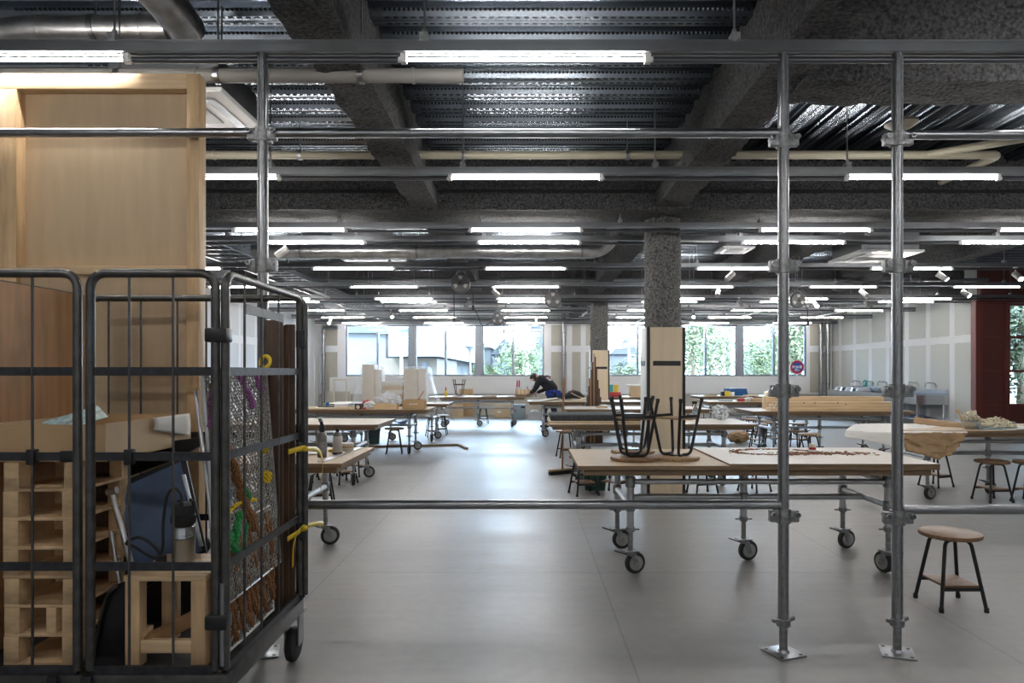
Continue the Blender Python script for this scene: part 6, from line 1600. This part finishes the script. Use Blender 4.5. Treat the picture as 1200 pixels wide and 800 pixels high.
for k in range(14):
    mb = MB(); mb.box(X(623.5, 70), X(627.5, 70), 69.9, 70, .5 + k * 1.1, 1.2 + k * 1.1); mb.build('window', 'house_white', t, smooth=False)
    mb = MB(); mb.box(X(629, 70), X(631, 70), 69.9, 70, .5 + k * 1.1, 1.2 + k * 1.1); mb.build('window', 'house_white', t, smooth=False)
def lamp_post(px, Y, h, label):
    x = X(px, Y); t = thing('street_lamp', label, 'street lamp', (x, Y, -.25))
    mb = MB(); mb.cyl((x, Y, -.25), (x, Y, h), .07, .05, 10); mb.build('post', 'alu', t)
    mb = MB(); mb.lathe([(.05, h), (.10, h + .25), (.30, h + .42), (.34, h + .46), (.05, h + .5)], (x, Y, 0), 18); mb.build('lamp_head', 'alu', t)
lamp_post(470.5, 27, 2.6, 'grey street lamp outside the leftmost window')
lamp_post(551, 42, 2.5, 'small street lamp outside the second window')
for k, (px, Y, h) in enumerate(((757, 50, 9), (853, 46, 9), (541, 64, 5.2), (737, 58, 8.5))):
    x = X(px, Y); t = thing('street_pole', ['utility pole outside behind the near column', 'utility pole outside the fifth back window', 'thin pole outside the second window', 'utility pole outside beside the far column'][k], 'utility pole', (x, Y, -.25))
    mb = MB(); mb.cyl((x, Y, -.25), (x, Y, h), .15, .11, 10); mb.build('pole', 'concrete', t)
    if k != 2:
        for z in (h * .42, h * .5):
            mb = MB(); mb.box(x - .7, x + .7, Y - .2, Y - .12, z, z + .08); mb.build('cross_arm', 'concrete', t, smooth=False)
for k, z in enumerate((4.2, 4.9, 5.6, 6.3)):
    mb = MB(); mb.tube([(-3 + j * 4, 48, z - .35 * sin(pi * ((j % 4) / 4))) for j in range(14)], .022, 5); tag(mb.build('street_wire', 'concrete'), 'thin power line crossing the sky outside, %s from below' % ORD[k], 'wire')
# round sign on a post outside the last window
x, Y = X(934, 21.5), 21.5; z = Zh(430, 21.5)
t = thing('road_sign', 'round blue and red sign standing on the ledge of the last back window', 'sign', (x, Y, SILL))
mb = MB(); mb.cyl((x, Y + .012, SILL), (x, Y + .012, z), .018, n=10); mb.box(x - .08, x + .08, Y - .03, Y + .03, SILL, SILL + .008); mb.build('post', 'white', t)
for r, mt, o_ in ((.236, 'white', 0), (.210, 'sticker_red', .004), (.150, 'sticker_blue', .008)):
    mb = MB(); mb.lathe([(r, -o_ - .004), (r, 0)], (x, Y, z), 36, 'Y'); mb.build({'white': 'rim', 'sticker_red': 'red_ring', 'sticker_blue': 'blue_disc'}[mt], mt, t)
def lettering(txt, size, loc, par):
    cu = bpy.data.curves.new('txt', 'FONT'); cu.body = txt; cu.size = size; cu.align_x = 'CENTER'; cu.align_y = 'CENTER'; cu.extrude = .001; cu.offset = size * .02
    ob = bpy.data.objects.new('txt', cu); COL.objects.link(ob); bpy.context.view_layer.update()
    me = bpy.data.meshes.new_from_object(ob.evaluated_get(bpy.context.evaluated_depsgraph_get())); bpy.data.objects.remove(ob)
    me.materials.clear(); me.materials.append(M['white'])
    o = bpy.data.objects.new('lettering', me); COL.objects.link(o); o.parent = par
    o.rotation_euler = (pi / 2, 0, 0); o.location = Vector(loc) - par.location
lettering('駐停車', .105, (x, Y - .014, z - .005), t)
lettering('禁止', .078, (x, Y - .014, z - .095), t)

# ================================================================ LIGHT
w = bpy.data.worlds.new('world'); SC.world = w; w.use_nodes = True
nt = w.node_tree; bg = nt.nodes['Background']
bg.inputs[0].default_value = (0.56, 0.77, 1.0, 1); bg.inputs[1].default_value = 13.0
s = bpy.data.lights.new('sun', 'SUN'); s.energy = 4.0; s.angle = radians(2); s.color = (1, .95, .88)
so = bpy.data.objects.new('sun', s); COL.objects.link(so); so.rotation_euler = (radians(52), 0, radians(-25)); so['kind'] = 'helper'
# soft skylight portals in the window openings
SC.view_settings.view_transform = 'Standard'; SC.view_settings.look = 'None'; SC.view_settings.gamma = 1.0; SC.view_settings.use_curve_mapping = False
SC.view_settings.exposure = 1.25
SC.cycles.use_denoising = True
SC.cycles.max_bounces = 10; SC.cycles.diffuse_bounces = 6; SC.cycles.glossy_bounces = 4; SC.cycles.transparent_max_bounces = 16
SC.cycles.sample_clamp_indirect = 8.0
SC.cycles.caustics_reflective = False; SC.cycles.caustics_refractive = False
bpy.context.view_layer.update()
